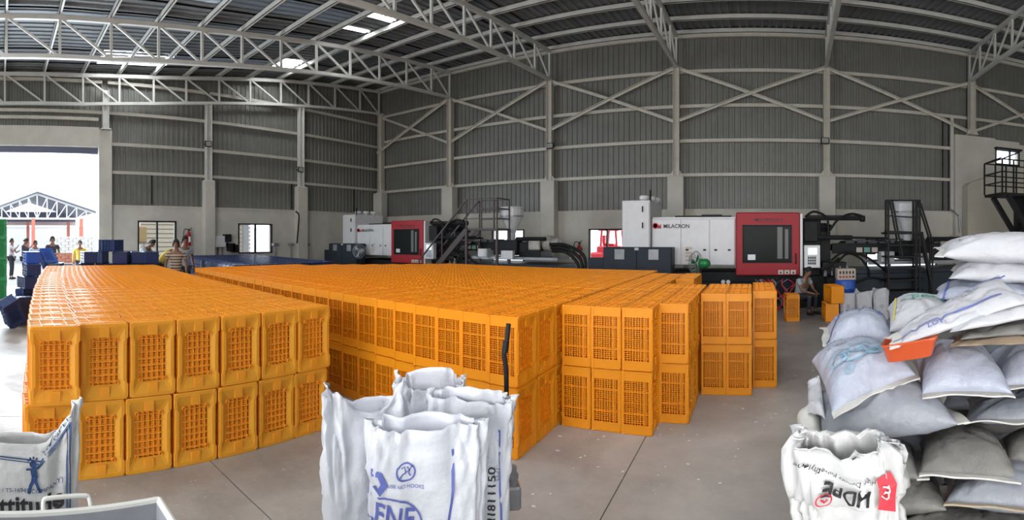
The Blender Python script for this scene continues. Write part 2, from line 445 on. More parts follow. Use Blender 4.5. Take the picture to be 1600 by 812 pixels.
# trusses ------------------------------------------------------------
py_t = [y for y in py if y > -5]
def truss(x0, skew, label, ymin=-4.2):
    X = lambda y: x0-skew*(16.42-y)
    r = thing('roof_truss', label, 'roof truss', (x0, YB-.1, 7.6), group='roof trusses')
    ys_ = [y for y in py if y > ymin]; ys_[-1] = 16.3
    ch = MB(); cb = MB()
    for a, c in zip(ys_[:-1], ys_[1:]):
        ch.bar((X(a), a, zt(a)), (X(c), c, zt(c)), .1, .12); cb.bar((X(a), a, zb(a)), (X(c), c, zb(c)), .12, .1)
    ch.build('top_chord', M['steel_w'], r); cb.build('bottom_chord', M['steel_w'], r)
    for a in ys_: quick('vertical_strut', lambda b: b.bar((X(a), a, zb(a)), (X(a), a, zt(a)), .065), M['steel_w'], r)
    for a, c in zip(ys_[:-1], ys_[1:]): quick('diagonal_strut', lambda b: b.bar((X(a), a, zt(a)), (X(c), c, zb(c)), .055), M['steel_w'], r)
truss(XL+.2, 0, 'cream steel roof truss running along the left wall above the open door')
truss(-11.92, 0, 'cream lattice roof truss, first one in from the left wall')
truss(-7.34, 0, 'cream lattice roof truss, second in from the left wall, crossing the upper middle')
truss(-2.60, 0, 'cream lattice roof truss over the white cabinet of the right moulding machine')
truss(2.56, .105, 'cream lattice roof truss seen end-on above the red guard of the right machine')
truss(7.98, .155, 'cream lattice roof truss over the corner of the rendered block at far right')

# columns ------------------------------------------------------------
def column(x, y, label, ped=3.8, w=.56, face='y', top=7.6, base=0):
    r = thing('column', label, 'column', (x, y, base), group='wall columns')
    s = .11
    if face == 'y':
        quick('steel_post', lambda b: (b.box(x-s, x-s+.02, y-.28, y-.02, ped, top), b.box(x+s-.02, x+s, y-.28, y-.02, ped, top), b.box(x-s, x+s, y-.17, y-.15, ped, top),
              b.box(x-.2, x+.2, y-.33, y-.0, ped, ped+.03)), M['steel'], r)
        if base == 0: quick('concrete_pedestal', lambda b: b.cbox(x-w/2, x+w/2, y-.42, y-.005, 0, ped, .015), M['plaster'], r)
        for q in (-1, 1): quick('gusset', lambda b: b.prism([(x+q*.11, ped+.03),(x+q*.25, ped+.03),(x+q*.11, ped+.22)], y-.22, y-.2), M['steel'], r)
    else:
        quick('steel_post', lambda b: (b.box(x+.02, x+.24, y-s, y-s+.02, ped, top), b.box(x+.02, x+.24, y+s-.02, y+s, ped, top), b.box(x+.12, x+.14, y-s, y+s, ped, top),
              b.box(x, x+.26, y-.18, y+.18, ped, ped+.03)), M['steel_w'], r)
        if base == 0: quick('concrete_pedestal', lambda b: b.cbox(x+.005, x+.3, y-w/2, y+w/2, 0, ped, .015), M['plaster'], r)
    return r
column(XL+.3, YB, 'steel column on a rendered pedestal in the far corner behind the left machine', top=7.6)
column(-11.92, YB, 'steel column on a cream pedestal, right of the far corner behind the metal stair')
column(-7.34, YB, 'steel column on a pedestal, behind the nozzle end of the left machine, floodlight on it')
column(-2.60, YB, 'steel column on a wide pedestal behind the white box of the right machine')
column(2.56, YB, 'steel column on a pedestal behind the black barrel end of the right machine, floodlight on it')
column(7.98, YB-.2, 'short slotted steel column standing on the rendered block at far right', ped=5.56, base=5.55)
column(XL, 7.52, 'steel column on a narrow pedestal between the two left windows', face='x', w=.42, top=zb(7.5))
column(XL, 11.75, 'steel column on a pedestal right of the second left window, floodlight on it', face='x', w=.5, top=zb(11.7))
column(XL, 3.62, 'short white steel column standing on the pier of the left door', face='x', w=.3, ped=5.43, base=5.42, top=zb(3.6)+.5)

# floodlights ------------------------------------------------------------
def flood(p, ry, label):
    r = thing('floodlight', label, 'floodlight', p, ry, group='floodlights on the columns')
    b = MB(); b.cbox(-.14,.14,-.06,0,-.11,.11,.012); b.build('housing', M['black'], r, local=True)
    b = MB(); b.box(-.11,.11,-.068,-.058,-.08,.08); b.build('lens', mat('floodlight_lens', (.35,.35,.33), .2), r, local=True)
    b = MB(); b.box(-.15,-.135,-.03,.05,-.03,.01); b.box(.135,.15,-.03,.05,-.03,.01); b.box(-.15,.15,.035,.05,-.03,.01); b.build('bracket', M['black'], r, local=True)
flood(atY(860, 228, YB-.36), 0, 'black floodlight on the column behind the left machine nozzle')
flood(atY(1289, 220, YB-.36), 0, 'black floodlight on the column above the right machine barrel')
flood(atX(325, 225, XL+.3), PI/2, 'black floodlight on the left wall column nearest the door')
flood(atX(469, 265, XL+.3), PI/2, 'black floodlight on the left wall column nearest the far corner')
# ================================================================== CRATES
CW, CH, CD = .352, .545, .272         # width (Y), height (Z), depth (X); the closed base looks along +X
def crate_outline(w, h, notch=.012, c=.016):
    """16-point outline of the flange with a shallow waist along both long sides"""
    a, b = w/2, h/2; q = .62*b; q2 = .56*b
    return [(-a+c,-b),(a-c,-b),(a,-b+c),(a,-q),(a-notch,-q2),(a-notch,q2),(a,q),(a,b-c),(a-c,b),(-a+c,b),(-a,b-c),(-a,q),(-a+notch,q2),(-a+notch,-q2),(-a,-q),(-a,-b+c)]
def rect16(w, h):
    a, b = w/2, h/2
    return [(-a*.8,-b),(a*.8,-b),(a,-b*.9),(a,-b*.62),(a,-b*.3),(a,b*.3),(a,b*.62),(a,b*.9),(a*.8,b),(-a*.8,b),(-a,b*.9),(-a,b*.62),(-a,b*.3),(-a,-b*.3),(-a,-b*.62),(-a,-b*.9)]
def rings_x(pts, x): return [(x, p[0], p[1]+CH/2) for p in pts]
def crate_shell():
    b = MB(); z0 = 0; W, H, D = CW, CH, CD
    o = crate_outline(W, H)
    # base face: flange edge, flat ring, slope down to the grille opening
    b.loft([rings_x(crate_outline(W-.008, H-.008), -.016), rings_x(o, -.010), rings_x(o, -.003), rings_x(crate_outline(W-.008, H-.008), 0),
            rings_x(crate_outline(W-.055, H-.055), 0), rings_x(rect16(.215, .345), -.020), rings_x(rect16(.20, .33), -.021)], cap=False)
    for s in (-1, 1):
        z_ = H/2+s*(H/2-.06); b.box(-.012, .0015, -.035, .035, z_-.038, z_+.036)
        for y_ in (-1, 1): b.lathe([(.008, 0), (.008, .0025), (.004, .003)], (0, y_*(W/2-.022), H/2+s*(H/2-.022)), 8, 'x')
    # short ends (top and bottom as the crate stands): wall with a hand-hole and ribs
    for s in (-1, 1):
        zc = H/2+s*(H/2-.007)
        def zz(a, c): return (zc+s*a, zc+s*c)
        b.box(-D, -.012, -W/2+.012, W/2-.012, *sorted(zz(-.004, .001)))
        b.box(-D, -D+.022, -W/2, W/2, *sorted(zz(-.006, .007)))
        for y in (-W/2+.008, -.09, 0, .09, W/2-.008): b.box(-D, -.01, y-.003, y+.003, *sorted(zz(0, .006)))
        for x in (-.05, -.13, -.20): b.box(x-.003, x+.003, -W/2+.01, W/2-.01, *sorted(zz(0, .006)))
        b.box(-.115, -.065, -.06, .06, *sorted(zz(0, .0045)))
    # long sides: bands at both ends and corner posts, the lattice between is a part
    for s in (-1, 1):
        yc = s*(W/2-.007)
        def yy(a, c): return sorted((yc+s*a, yc+s*c))
        for z0, z1 in ((.006, .085), (H-.085, H-.006)):
            b.box(-D+.004, -.012, *yy(-.004, .003), z0, z1)
            b.box(-D+.004, -.012, *yy(.003, .007), z0, z0+.006); b.box(-D+.004, -.012, *yy(.003, .007), z1-.006, z1)
        b.box(-D, -D+.022, *yy(-.004, .007), .0, H); b.box(-.034, -.010, *yy(-.006, .001), .08, H-.08)
        # chamfered shoulders of the waist
        for zc_, t in ((.085, 1), (H-.085, -1)):
            b.add([(-.034, yc+s*.004, zc_), (-.012, yc+s*.004, zc_), (-.012, yc+s*.004, zc_+t*.05)], [(0,1,2)])
    return b
def crate_base_grille():
    b = MB(); H = CH
    for i in range(5): y = -.08+.04*i; b.box(-.030, -.017, y-.0022, y+.0022, H/2-.165, H/2+.165)
    for i in range(7): z = H/2-.145+.0483*i; b.box(-.030, -.014, -.108, .108, z-.0028, z+.0028)
    for i in range(20): z = H/2-.157+.0165*i; b.box(-.034, -.030, -.10, .10, z-.0040, z+.0040)
    for i in range(10): y = -.09+.02*i; b.box(-.034, -.030, y-.0045, y+.0045, H/2-.165, H/2+.165)
    for sy in (-1, 1):
        for sz in (-1, 1):
            b.lathe([(.0145, -.02), (.0145, -.006), (.010, -.006), (.010, -.02)], (0, sy*.092, H/2+sz*.152), 10, 'x')
    return b
def crate_side_grille(s):
    b = MB(); H = CH; yc = s*(CW/2-.008)
    def yy(a, c): return sorted((yc+s*a, yc+s*c))
    x0, x1, z0, z1 = -CD+.02, -.032, .083, H-.083
    for i in range(3): x = x0+(x1-x0)*(i+.5)/3+(x1-x0)/6*(1 if i < 2 else 0); b.box(x-.004, x+.004, *yy(-.006, .002), z0, z1)
    for i in range(1, 4): z = z0+(z1-z0)*i/4; b.box(x0, x1, *yy(-.006, .003), z-.003, z+.003)
    for i in range(1, 9): x = x0+(x1-x0)*i/9; b.box(x-.003, x+.003, *yy(-.009, -.006), z0, z1)
    for i in range(1, 22): z = z0+(z1-z0)*i/22; b.box(x0, x1, *yy(-.009, -.006), z-.003, z+.003)
    return b
def low_crate(b, x, y, z, m=0):
    """the same crate with few faces, for those too far or too hidden to be told apart"""
    T = b.T; b.T = Matrix.Translation((x, y, z)); W, H, D = CW, CH, CD
    b.loft([rings_x(rect16(W-.01, H-.005), -D), rings_x(rect16(W-.01, H-.005), -.01), rings_x(rect16(W-.02, H-.02), 0), rings_x(rect16(.2, .33), -.02)], cap=True)
    for y_ in (-W/2+.006, -.09, 0, .09, W/2-.006): b.box(-D, -.01, y_-.004, y_+.004, H-.004, H+.004)
    for x_ in (-D+.012, -.05, -.13, -.20): b.box(x_-.004, x_+.004, -W/2+.01, W/2-.01, H-.004, H+.004)
    for s in (-1, 1):
        for z0, z1 in ((.0, .085), (H-.085, H)): b.box(-D, -.01, s*(W/2-.004)-.003, s*(W/2-.004)+.003, z0, z1)
        b.box(-D, -D+.02, s*(W/2-.004)-.003, s*(W/2-.004)+.003, 0, H)
    b.T = T
crate_proto = {}
def crate_proto_make(m):
    r = crate_shell().build('stacking_crate', M[m], local=True)
    crate_base_grille().build('base_grille', M[m], r, local=True)
    for s in (-1, 1): crate_side_grille(s).build('side_grille', M[m], r, local=True)
    return r
protos = {k: crate_proto_make(k) for k in ('orange', 'orange2')}
used = set()
def put_crate(p, label, group, rz=0.0, kind='orange', rx=0.0, ry=0.0):
    if kind in used: o = copy_tree(protos[kind])
    else: o = protos[kind]; used.add(kind)
    o.location = p; o.rotation_euler = (rx, ry, rz); o['label'] = label; o['category'] = 'crate'; o['group'] = group
    return o

slots = []    # (x, y, z, label, group, row key)
# --- left block: base faces in the plane X = -3.3, seven across, 25 deep, two high
for k in range(25):
    for i in range(7):
        for l in (0, 1):
            wob = random.uniform(-.006, .006)
            x = -3.30-.277*k+(0 if l else .0)+(.05 if (l == 1 and i == 0) else 0)+random.uniform(-.004, .004)
            y = .345+.362*i+.022*k+.0009*k*k*(1 if i < 4 else .6)*.5+wob+(.03 if l else 0)
            lev = 'upper' if l else 'lower'
            slots.append(['left', x, y, l*(CH+.004), k, i, l, 'orange crate, left block %s layer, %s row from front, %s from left edge' % (lev, ordinal(k+1), ordinal(i+1))])
# --- big block
X1, Y1 = -1.715, 3.22
def inside(k, i):
    if k < 0: return False
    n = 15 if k < 18 else max(7, 15-int((k-17)*1.15))
    return i < n
for k in range(26):
    for i in range(15):
        if not inside(k, i): continue
        for l in (0, 1):
            x = X1-.275*k+random.uniform(-.004, .004); y = Y1+CW/2+.36*i+.024*k+random.uniform(-.005, .005)
            slots.append(['big', x, y, l*(CH+.004), k, i, l, 'orange crate, big block %s layer, %s row from near corner, %s from the aisle' % ('upper' if l else 'lower', ordinal(k+1), ordinal(i+1))])
# stepped columns on the right of the big block: (first x, first y, count in y)
steps = [(-1.405, 4.0, 11, 'first'), (-1.125, 4.0, 11, 'second'), (-.843, 4.0, 6, 'third'), (-.575, 4.32, 5, 'fourth'), (-.275, 5.15, 3, 'fifth'), (.0, 5.15, 3, 'sixth'), (.285, 5.42, 3, 'seventh')]
for c, (x, y0, n, w) in enumerate(steps):
    for i in range(n):
        for l in (0, 1):
            slots.append(['step', x+random.uniform(-.004, .004), y0+CW/2+.362*i+random.uniform(-.004,.004), l*(CH+.004), -c-1, i, l,
              'orange crate, %s layer of the %s stepped column right, %s from its front' % ('upper' if l else 'lower', w, ordinal(i+1))])
for i in range(3):
    for l in (0, 1): slots.append(['step', -.845, 6.95+CW/2+.362*i, l*(CH+.004), -9, i, l, 'orange crate, %s layer, far right corner of the big block, %s from front' % ('upper' if l else 'lower', ordinal(i+1))])
# which of them the camera can see, and how large
occ = {}
for s in slots: occ.setdefault((s[0], s[4], s[5], s[6]), s)
def exposure_of(s):
    g, x, y, z, k, i, l, lab = s
    d = math.hypot(x, y); seen = False; area_ = 0
    front = (g, k-1, i, l) not in occ
    if g == 'big' and k == 0: front = i < 3
    if g == 'step':
        nxt = occ.get((g, k-1, i, l)); front = True
        if k == -9: front = i == 0
        elif k > -7:
            nx = steps[-k]; front = not (nx[1]-.1 < y < nx[1]+.362*nx[2])
    side = i == 0
    if g == 'left' and i == 6: side = True
    if l == 1: area_ += .36*.28*(EYE-1.09)/d/d/d
    if front: area_ += .36*.54*max(0, -x if g == 'left' else abs(x)*.6+.5)/d/d/d
    if side: area_ += .28*.54*(abs(y)/d)/d/d
    if g == 'left' and i == 6: area_ = .01 if l == 1 else 0
    if k == 0 and (g == 'left' or i < 3): area_ = 9
    return area_ if (l == 1 or front or side) else 0
sc_ = sorted(slots, key=lambda s: -exposure_of(s))
near = sc_[:236]; rest = sc_[236:]
gname = {'left': 'orange crates of the left block', 'big': 'orange crates of the big block', 'step': 'orange crates of the stepped columns'}
for s in near:
    put_crate((s[1], s[2], s[3]), s[7], gname[s[0]], kind='orange2' if (s[0] == 'left') else 'orange')
for g, lab, mm in (('left', 'mass of orange crates filling the rear of the left block', 'orange2'), ('big', 'mass of orange crates filling the rear of the big block', 'orange'), ('step', 'orange crates hidden inside the stepped right columns', 'orange')):
    sub = [s for s in rest if s[0] == g]
    if not sub: continue
    b = MB()
    for s in sub: low_crate(b, s[1], s[2], s[3])
    o = b.build('stacked_crates', M[mm]); tag(o, lab, 'crates', kind='stuff')

# --- loose orange crates on the floor by the right machine (lying on their long side)
for q, (x, y, z, rz, lab) in enumerate([
    (.95, 9.85, 0, .1, 'orange crate standing alone on the floor left of the seated worker'),
    (1.28, 9.55, 0, PI/2, 'orange crate lying under another one, right of the seated worker'),
    (1.40, 9.55, .36, PI/2+.15, 'orange crate lying on top of another one, beside the blue drum')]):
    o = put_crate((x, y, z), lab, 'loose orange crates near the right machine', rz=rz)
    if q: o.rotation_euler = (PI/2, 0, rz-PI/2+PI); o.location = (x+.2, y, z+CW/2+.0)
    
# --- navy block behind, and the loose navy crates round the workers
def small_crate(name='stacking_crate', m='navy'):
    b = MB(); W, H, D = CW, CH, CD
    b.loft([rings_x(crate_outline(W-.008, H-.008), -D), rings_x(crate_outline(W, H), -D+.02), rings_x(crate_outline(W-.02, H-.02), -D+.03), rings_x(crate_outline(W-.02, H-.02), -.02), rings_x(crate_outline(W, H), -.01), rings_x(crate_outline(W-.01, H-.01), 0),
            rings_x(crate_outline(W-.06, H-.06), 0), rings_x(rect16(.21, .34), -.02)])
    for i in range(5): y = -.08+.04*i; b.box(-.022, -.012, y-.003, y+.003, H/2-.165, H/2+.165)
    for i in range(7): z = H/2-.145+.0483*i; b.box(-.022, -.010, -.1, .1, z-.003, z+.003)
    for s in (-1, 1):
        for z in (.09, .18, .27, .36, .45): b.box(-D+.02, -.02, s*(W/2-.008)-.006, s*(W/2-.008)+.006, z-.006, z+.006)
        for x in (-.2, -.13, -.07): b.box(x-.004, x+.004, s*(W/2-.008)-.006, s*(W/2-.008)+.006, .02, H-.02)
        for y in (-.12, -.04, .04, .12): b.box(-D+.01, -.01, y-.004, y+.004, H/2+s*(H/2-.012)-.008, H/2+s*(H/2-.012)+.008)
    return b.build(name, M[m], local=True)
navy0 = small_crate(); used_navy = [False]
def put_navy(p, label, group, rz=0, rx=0, ry=0, m='navy'):
    global navy0
    if not used_navy[0]: o = navy0; used_navy[0] = True
    else: o = navy0.copy(); COL.objects.link(o)
    if m != 'navy':
        key = 'navy_'+m
        if key not in protos: me = navy0.data.copy(); me.materials[0] = M[m]; protos[key] = me
        o.data = protos[key]
    o.location = p; o.rotation_euler = (rx, ry, rz); o['label'] = label; o['category'] = 'crate'; o['group'] = group
    return o
for k in range(20):
    for i in range(8):
        if not (k == 0 or i == 0): continue
        for l in (0, 1):
            if l == 0 and i > 2: continue
            put_navy((-9.35-.277*k, 5.15+.362*i+.04*k, l*(CH+.004)), 'navy crate, rear block %s layer, %s from near end, %s from left' % ('upper' if l else 'bottom', ordinal(k+1), ordinal(i+1)), 'navy crates of the rear block')
b = MB()
for k in range(20):
    for i in range(8):
        if k == 0 or i == 0:
            if not (i <= 2): low_crate(b, -9.35-.277*k, 5.15+.362*i+.04*k, 0)
            continue
        for l in (0, 1): low_crate(b, -9.35-.277*k, 5.15+.362*i+.04*k, l*(CH+.004))
tag(b.build('stacked_crates', M['navy']), 'mass of navy crates filling the rear block behind the orange ones', 'crates', kind='stuff')
# loose heap behind the left block: px, base z, distance, rotations, label
heap = [
 (62, 0, 11.3, (0,0,.2), 'navy crate standing at the left end of the heap behind the orange block'),
 (45, 0, 10.8, (0,0,.7), 'navy crate standing on the floor at the far left of the heap, nearest the door'),
 (86, 0, 11.6, (0,0,.4), 'navy crate on the floor under the mid-blue crate'),
 (82, .548, 11.6, (0,PI/2,.1), 'navy crate lying on a heap, under the tilted mid-blue crate'),
 (48, .548, 11.0, (0,PI/2,.3), 'navy crate lying flat on the leftmost standing crate'),
 (112, 0, 11.8, (0,0,-.3), 'navy crate on the floor behind the left block, below the tilted one'),
 (120, .55, 11.8, (0,1.25,.5), 'navy crate tilted against others in front of the yellow-shirted man'),
 (137, 0, 11.5, (0,0,.1), 'navy crate on the floor just left of the door pier'),
 (139, .548, 11.5, (0,PI/2,.1), 'navy crate lying on another just left of the door pier'),
 (160, 0, 11.6, (0,0,-.2), 'navy crate on the floor in front of the door pier'),
 (162, .548, 11.6, (0,PI/2,.45), 'navy crate lying askew in front of the door pier'),
 (177, 0, 11.2, (0,0,0), 'navy crate on the floor in the middle of the heap, under two others'),
 (183, .548, 11.2, (0,PI/2,0), 'navy crate in the middle of the heap, lying under the top one'),
 (182, .83, 11.25, (0,PI/2,.15), 'topmost navy crate of the heap, right of the door pier'),
 (197, 0, 11.6, (0,0,.3), 'navy crate on the floor right of the heap centre'),
 (200, .548, 11.7, (0,PI/2,-.2), 'navy crate lying behind the topmost one of the heap'),
 (214, 0, 11.3, (0,0,.0), 'navy crate on the floor in front of the bending worker in grey'),
 (212, .548, 11.3, (0,PI/2,.05), 'navy crate lying before the bending worker in grey'),
 (233, 0, 11.3, (0,0,.1), 'navy crate on the floor below the worker in the yellow shirt'),
 (232, .548, 11.3, (0,PI/2,-.05), 'navy crate lying in front of the worker in the yellow shirt'),
]
for px, z, d, rot, lab in heap+[(p_, .548, d_, r_, 'navy crate, second tier of the heap, over the one %s' % ' '.join(l_.replace('crate on the floor', '').split()[1:6])) for p_, z_, d_, r_, l_ in heap if z_ == 0 and p_ > 130]+[(82, .821, 11.6, (0,PI/2,.05), 'navy crate lying directly under the two mid-blue ones'), (52, .821, 11.2, (0,PI/2,-.1), 'navy crate lying at the left of the heap near the white floor glare')]:
    if .5 < z < .9 and abs(rot[1]) > .5 and px > 130: z += .548
    rot = (rot[0], rot[1], rot[2]+random.uniform(-.45,.45)) if z > .6 else rot
    a = az(px); p = Vector((d*math.sin(a), d*math.cos(a), z))
    if abs(rot[1]) > .5: p.z += .0; p.x += 0
    o = put_navy(p, lab, 'loose navy crates behind the left block', rot[2], rot[0], rot[1])
    if abs(rot[1]) > .5:
        # lying on its open side, base up
        o.rotation_euler = (0, -rot[1], rot[2]); o.location = (p.x+.27, p.y, z+CD if abs(rot[1]-PI/2) < .01 else z+.34)
o = put_navy(atD(82, 398, 11.6), 'mid-blue crate leaning on the heap in front of the man in the dark polo', 'loose navy crates behind the left block', .3, 0, -.9, m='blue')
o.location = (o.location.x, o.location.y, 1.10)
o = put_navy(atD(52, 402, 11.2), 'small mid-blue crate left of the tilted blue one, before the man with an orange cloth', 'loose navy crates behind the left block', .1, 0, -PI/2, m='blue')
o.location.z = .548+.272+.272+.272
# black tilted crates at the left flank
for (px, py_, d, rot, lab) in [(30, 452, 9.0, (.5, .3, .5), 'black-blue crate tipped on its corner at the left flank of the orange block'), (42, 446, 9.3, (.0, .0, .3), 'black-blue crate standing behind the tipped one at the left flank')]:
    a = az(px); put_navy((d*math.sin(a), d*math.cos(a), .04 if rot[0] else 0), lab, 'dark crates at the left flank', rot[2], rot[0], rot[1])
# green stack at the left edge
for c in range(3):
    for l in range(4):
        a = az(0); d = 12.6+.32*c
        put_navy((-d, .0+.01*c, l*(CH+.002)), 'green crate of the tall green stack by the door, %s tier, %s column' % (ordinal(l+1), ordinal(c+1)), 'green crates stacked by the door', 0.05*c, m='green')
# ================================================================== MOULDING MACHINES
def machine(dx, y0, label, hopper_h=2.85, small=False):
    """injection moulding machine along X, guard front in plane y0; local x as for the right machine"""
    r = thing('moulding_machine', label, 'machine', (dx+.4, y0+.9, 0), group='injection moulding machines')
    T = Matrix.Translation((dx, y0, 0))
    def q(name, f, m, parent=None, smooth=False):
        b = MB(); b.T = T; f(b); return b.build(name, m, parent or r, smooth=smooth)
    # black bed under everything
    q('bed', lambda b: (b.box(-2.9, 2.0, .35, 1.9, 0, .85), b.box(-2.4, 1.5, .15, .35, .2, .62), b.box(-.3, 1.3, .1, .4, .0, .16)), M['dark'])
    for x in (-2.6, -1.3, 0, 1.6): q('levelling_foot', lambda b: b.lathe([(.1,0),(.1,.04),(.04,.05),(.04,.2)], (x, .25, 0), 10), M['black'])
    # white clamp housing, three panels
    h = q('clamp_housing', lambda b: (b.cbox(-2.47, -.39, .22, 1.8, 1.02, 2.17, .02), b.box(-2.45, -.4, .24, 1.7, 2.17, 2.2)), M['white'])
    for x0, x1 in ((-2.44, -1.74), (-1.72, -1.04), (-1.02, -.42)):
        p = q('access_panel', lambda b: b.cbox(x0, x1, .19, .225, 1.04, 2.14, .006), M['white'], h)
    for x in (-2.35, -1.95, -1.58, -1.15, -.88, -.55): q('panel_latch', lambda b: b.box(x-.035, x+.035, .178, .192, 1.38, 1.42), M['black'])
    for z in (1.42, 1.30, 1.22, 1.12): q('label_plate', lambda b: b.box(-1.62, -1.62+(.16 if z != 1.12 else .1), .18, .192, z, z+.05), mat('pale_tan_label', (.55,.45,.38), .6))
    q('roof_grille', lambda b: (b.box(-1.25, -.75, .4, 1.0, 2.2, 2.27), b.box(-1.9, -.5, .3, .34, 2.2, 2.24)), M['black'])
    # machine name on the housing, company mark
    g = glyphs('MILACRON', .135, .012, 'LEFT')
    q('lettering', lambda b: print_on(b, g, lambda x, z: (-2.17+x*.95, .176, 1.975+z)), M['ink_black'])
    g2 = glyphs('M', .15, .03)
    q('company_mark', lambda b: (print_on(b, g2, lambda x, z: (-2.27+x*.8, .176, 1.965+z)), b.lathe([(.07,0),(.075,.004),(.05,.004),(.05,0)], (-2.37, .178, 1.99), 16, 'y')), M['ink_red'])
    # tall control cabinet with caps
    c = q('control_cabinet', lambda b: b.cbox(-3.20, -2.49, .1, 1.7, .9, 2.62, .012), M['white'])
    q('cabinet_door', lambda b: b.cbox(-3.18, -2.51, .075, .102, .95, 2.58, .006), M['white'], c)
    for z in (2.33, 1.93): q('cabinet_handle', lambda b: b.box(-2.68, -2.655, .04, .078, z, z+.14), M['black'], c)
    for i, (x, y) in enumerate(((-2.72, .5), (-2.62, .85), (-2.56, 1.2))): q('vent_cap', lambda b: b.lathe([(.10,2.62),(.10,2.66),(.13,2.66),(.13,2.75),(.11,2.77),(0.01,2.77)], (x, y, 0), 16), M['white'], c, True)
    q('beacon', lambda b: b.tube([(-2.5, .2, 2.6), (-2.5, .2, 2.88)], .025), M['black'])
    # low dark power cabinets
    d = q('power_cabinet', lambda b: (b.cbox(-3.55, -1.87, -.35, .1, 0, 1.47, .012), b.cbox(-3.98, -3.55, -.25, .1, 0, 1.2, .012)), M['navy_cab'])
    for x0, x1 in ((-3.53, -2.72), (-2.70, -1.89)):
        q('cabinet_door', lambda b: b.cbox(x0, x1, -.375, -.35, .05, 1.44, .005), M['navy_cab'], d)
    for x in (-3.25, -2.42): q('vent_filter', lambda b: b.box(x, x+.24, -.39, -.374, 1.18, 1.42), M['greymetal'], d)
    q('warning_label', lambda b: b.box(-2.76, -2.66, -.385, -.374, 1.40, 1.46), mat('pale_label', (.5,.48,.48), .6), d)
    # red safety guard with smoked window
    T2 = T
    rg = q('safety_guard', lambda b: (b.cbox(-.38, 1.14, -.06, .02, .80, 2.30, .025),), M['red'])
    q('guard_side', lambda b: (b.box(-.36, 1.16, .02, 1.7, 2.22, 2.28), b.box(-.36, -.32, .02, 1.7, .9, 2.25)), M['red'])
    q('guard_window', lambda b: (b.cbox(-.21, .93, -.075, -.055, 1.12, 1.98, .01)), M['glassdark'], rg)
    q('window_seal', lambda b: (b.box(-.225,-.205,-.08,-.06,1.1,2.0), b.box(.925,.945,-.08,-.06,1.1,2.0), b.box(-.225,.945,-.08,-.06,1.98,2.0), b.box(-.225,.945,-.08,-.06,1.1,1.12)), M['black'], rg)
    # lamp reflection and mould halves painted as thin plates on the window front
    q('reflected_lamp', lambda b: (b.box(-.10, .08, -.082, -.077, 1.17, 1.3)), mat('pale_reflection_paint', (.6,.65,.7), .2), rg)
    q('reflected_part', lambda b: (b.box(.6, .72, -.08, -.076, 1.2, 1.95), b.box(.78, .86, -.08, -.076, 1.2, 1.9)), mat('dull_steel_behind_glass', (.10,.10,.095), .4), rg)
    q('guard_handle', lambda b: b.tube([(1.04,-.06,1.08),(1.04,-.1,1.1),(1.04,-.1,1.3),(1.04,-.06,1.32)], .014), M['black'], rg)
    for x in (.62, .77, .92): 
        q('warning_label', lambda b: b.box(x, x+.12, -.068, -.058, .83, .93), mat('cream_label', (.6,.56,.5), .6), rg)
        q('label_pictogram', lambda b: b.prism([(x+.03,.85),(x+.09,.85),(x+.06,.91)], -.072, -.068), M['ink_black'], rg)
    g3 = glyphs('OMEGA SERVO 650 W', .085, .012)
    q('lettering', lambda b: print_on(b, g3, lambda x, z: (.38+x*.85, -.064, 2.12+z)), M['ink_black'], rg)
    q('underline', lambda b: b.box(.1, .78, -.066, -.06, 2.06, 2.068), M['ink_black'], rg)
    q('white_edge', lambda b: b.cbox(1.145, 1.21, -.05, .5, .78, 2.27, .01), M['white'])
    # operator panel
    op = q('operator_panel', lambda b: b.cbox(1.24, 1.62, -.12, .06, .98, 1.52, .012), M['white'])
    q('screen', lambda b: b.box(1.33, 1.54, -.128, -.119, 1.30, 1.45), mat('lit_screen', (.6,.65,.6), .3, emit=(.75,.85,.75), estr=.8), op)
    q('keypad', lambda b: b.box(1.31, 1.52, -.127, -.119, 1.05, 1.27), M['greymetal'], op)
    for i in range(4):
        for j in range(3): q('key', lambda b: b.box(1.325+.05*i, 1.36+.05*i, -.132, -.126, 1.07+.065*j, 1.11+.065*j), M['black'], op) if not small else None
    # stationary platen, tie-bar ends, hydraulic cylinders
    q('fixed_platen', lambda b: (b.cbox(1.24, 1.70, .3, 1.7, .75, 2.18, .03), b.box(1.7, 1.95, .4, 1.5, 1.0, 1.9), b.cbox(1.25, 1.6, .1, .4, 1.6, 2.1, .02)), M['dark'])
    for z in (1.02, 1.95):
        for y in (.45, 1.5): q('tie_bar_nut', lambda b: b.lathe([(.13,1.68),(.13,1.85),(.09,1.87),(.09,1.98),(.01,1.98)], (0, y, z), 6, 'x'), M['dark'])
    q('ejector_cylinder', lambda b: (b.tube([(1.3,.2,2.17),(2.75,.2,2.17)], .05, 10), b.box(1.3, 2.72, .17, .23, 2.2, 2.25), b.lathe([(.08,2.66),(.08,2.78),(.01,2.78)], (0,.2,2.17), 12, 'x')), M['black'])
    q('carriage_cylinder', lambda b: (b.tube([(1.6,.15,1.70),(2.45,.15,1.70)], .06, 10), b.tube([(2.45,.15,1.70),(3.4,.15,1.68)], .03, 8)), M['dark'])
    q('cylinder_rod', lambda b: b.tube([(2.5,.12,1.62),(3.3,.12,1.62)], .022, 8), M['chrome'])
    # injection barrel with heater bands and shroud
    q('injection_unit', lambda b: (b.tube([(1.7,.8,1.45),(2.2,.8,1.45),(2.3,.8,1.45),(5.2,.8,1.45)], .16, 12, radii=[.05,.1,.17,.17]), b.box(2.0, 3.7, .42, .5, 1.30, 1.56)), M['dark'])
    for i in range(9): q('heater_band', lambda b: b.lathe([(.19,0),(.20,.02),(.20,.2),(.19,.22)], (2.4+.3*i, .8, 1.45), 12, 'x'), M['greymetal'])
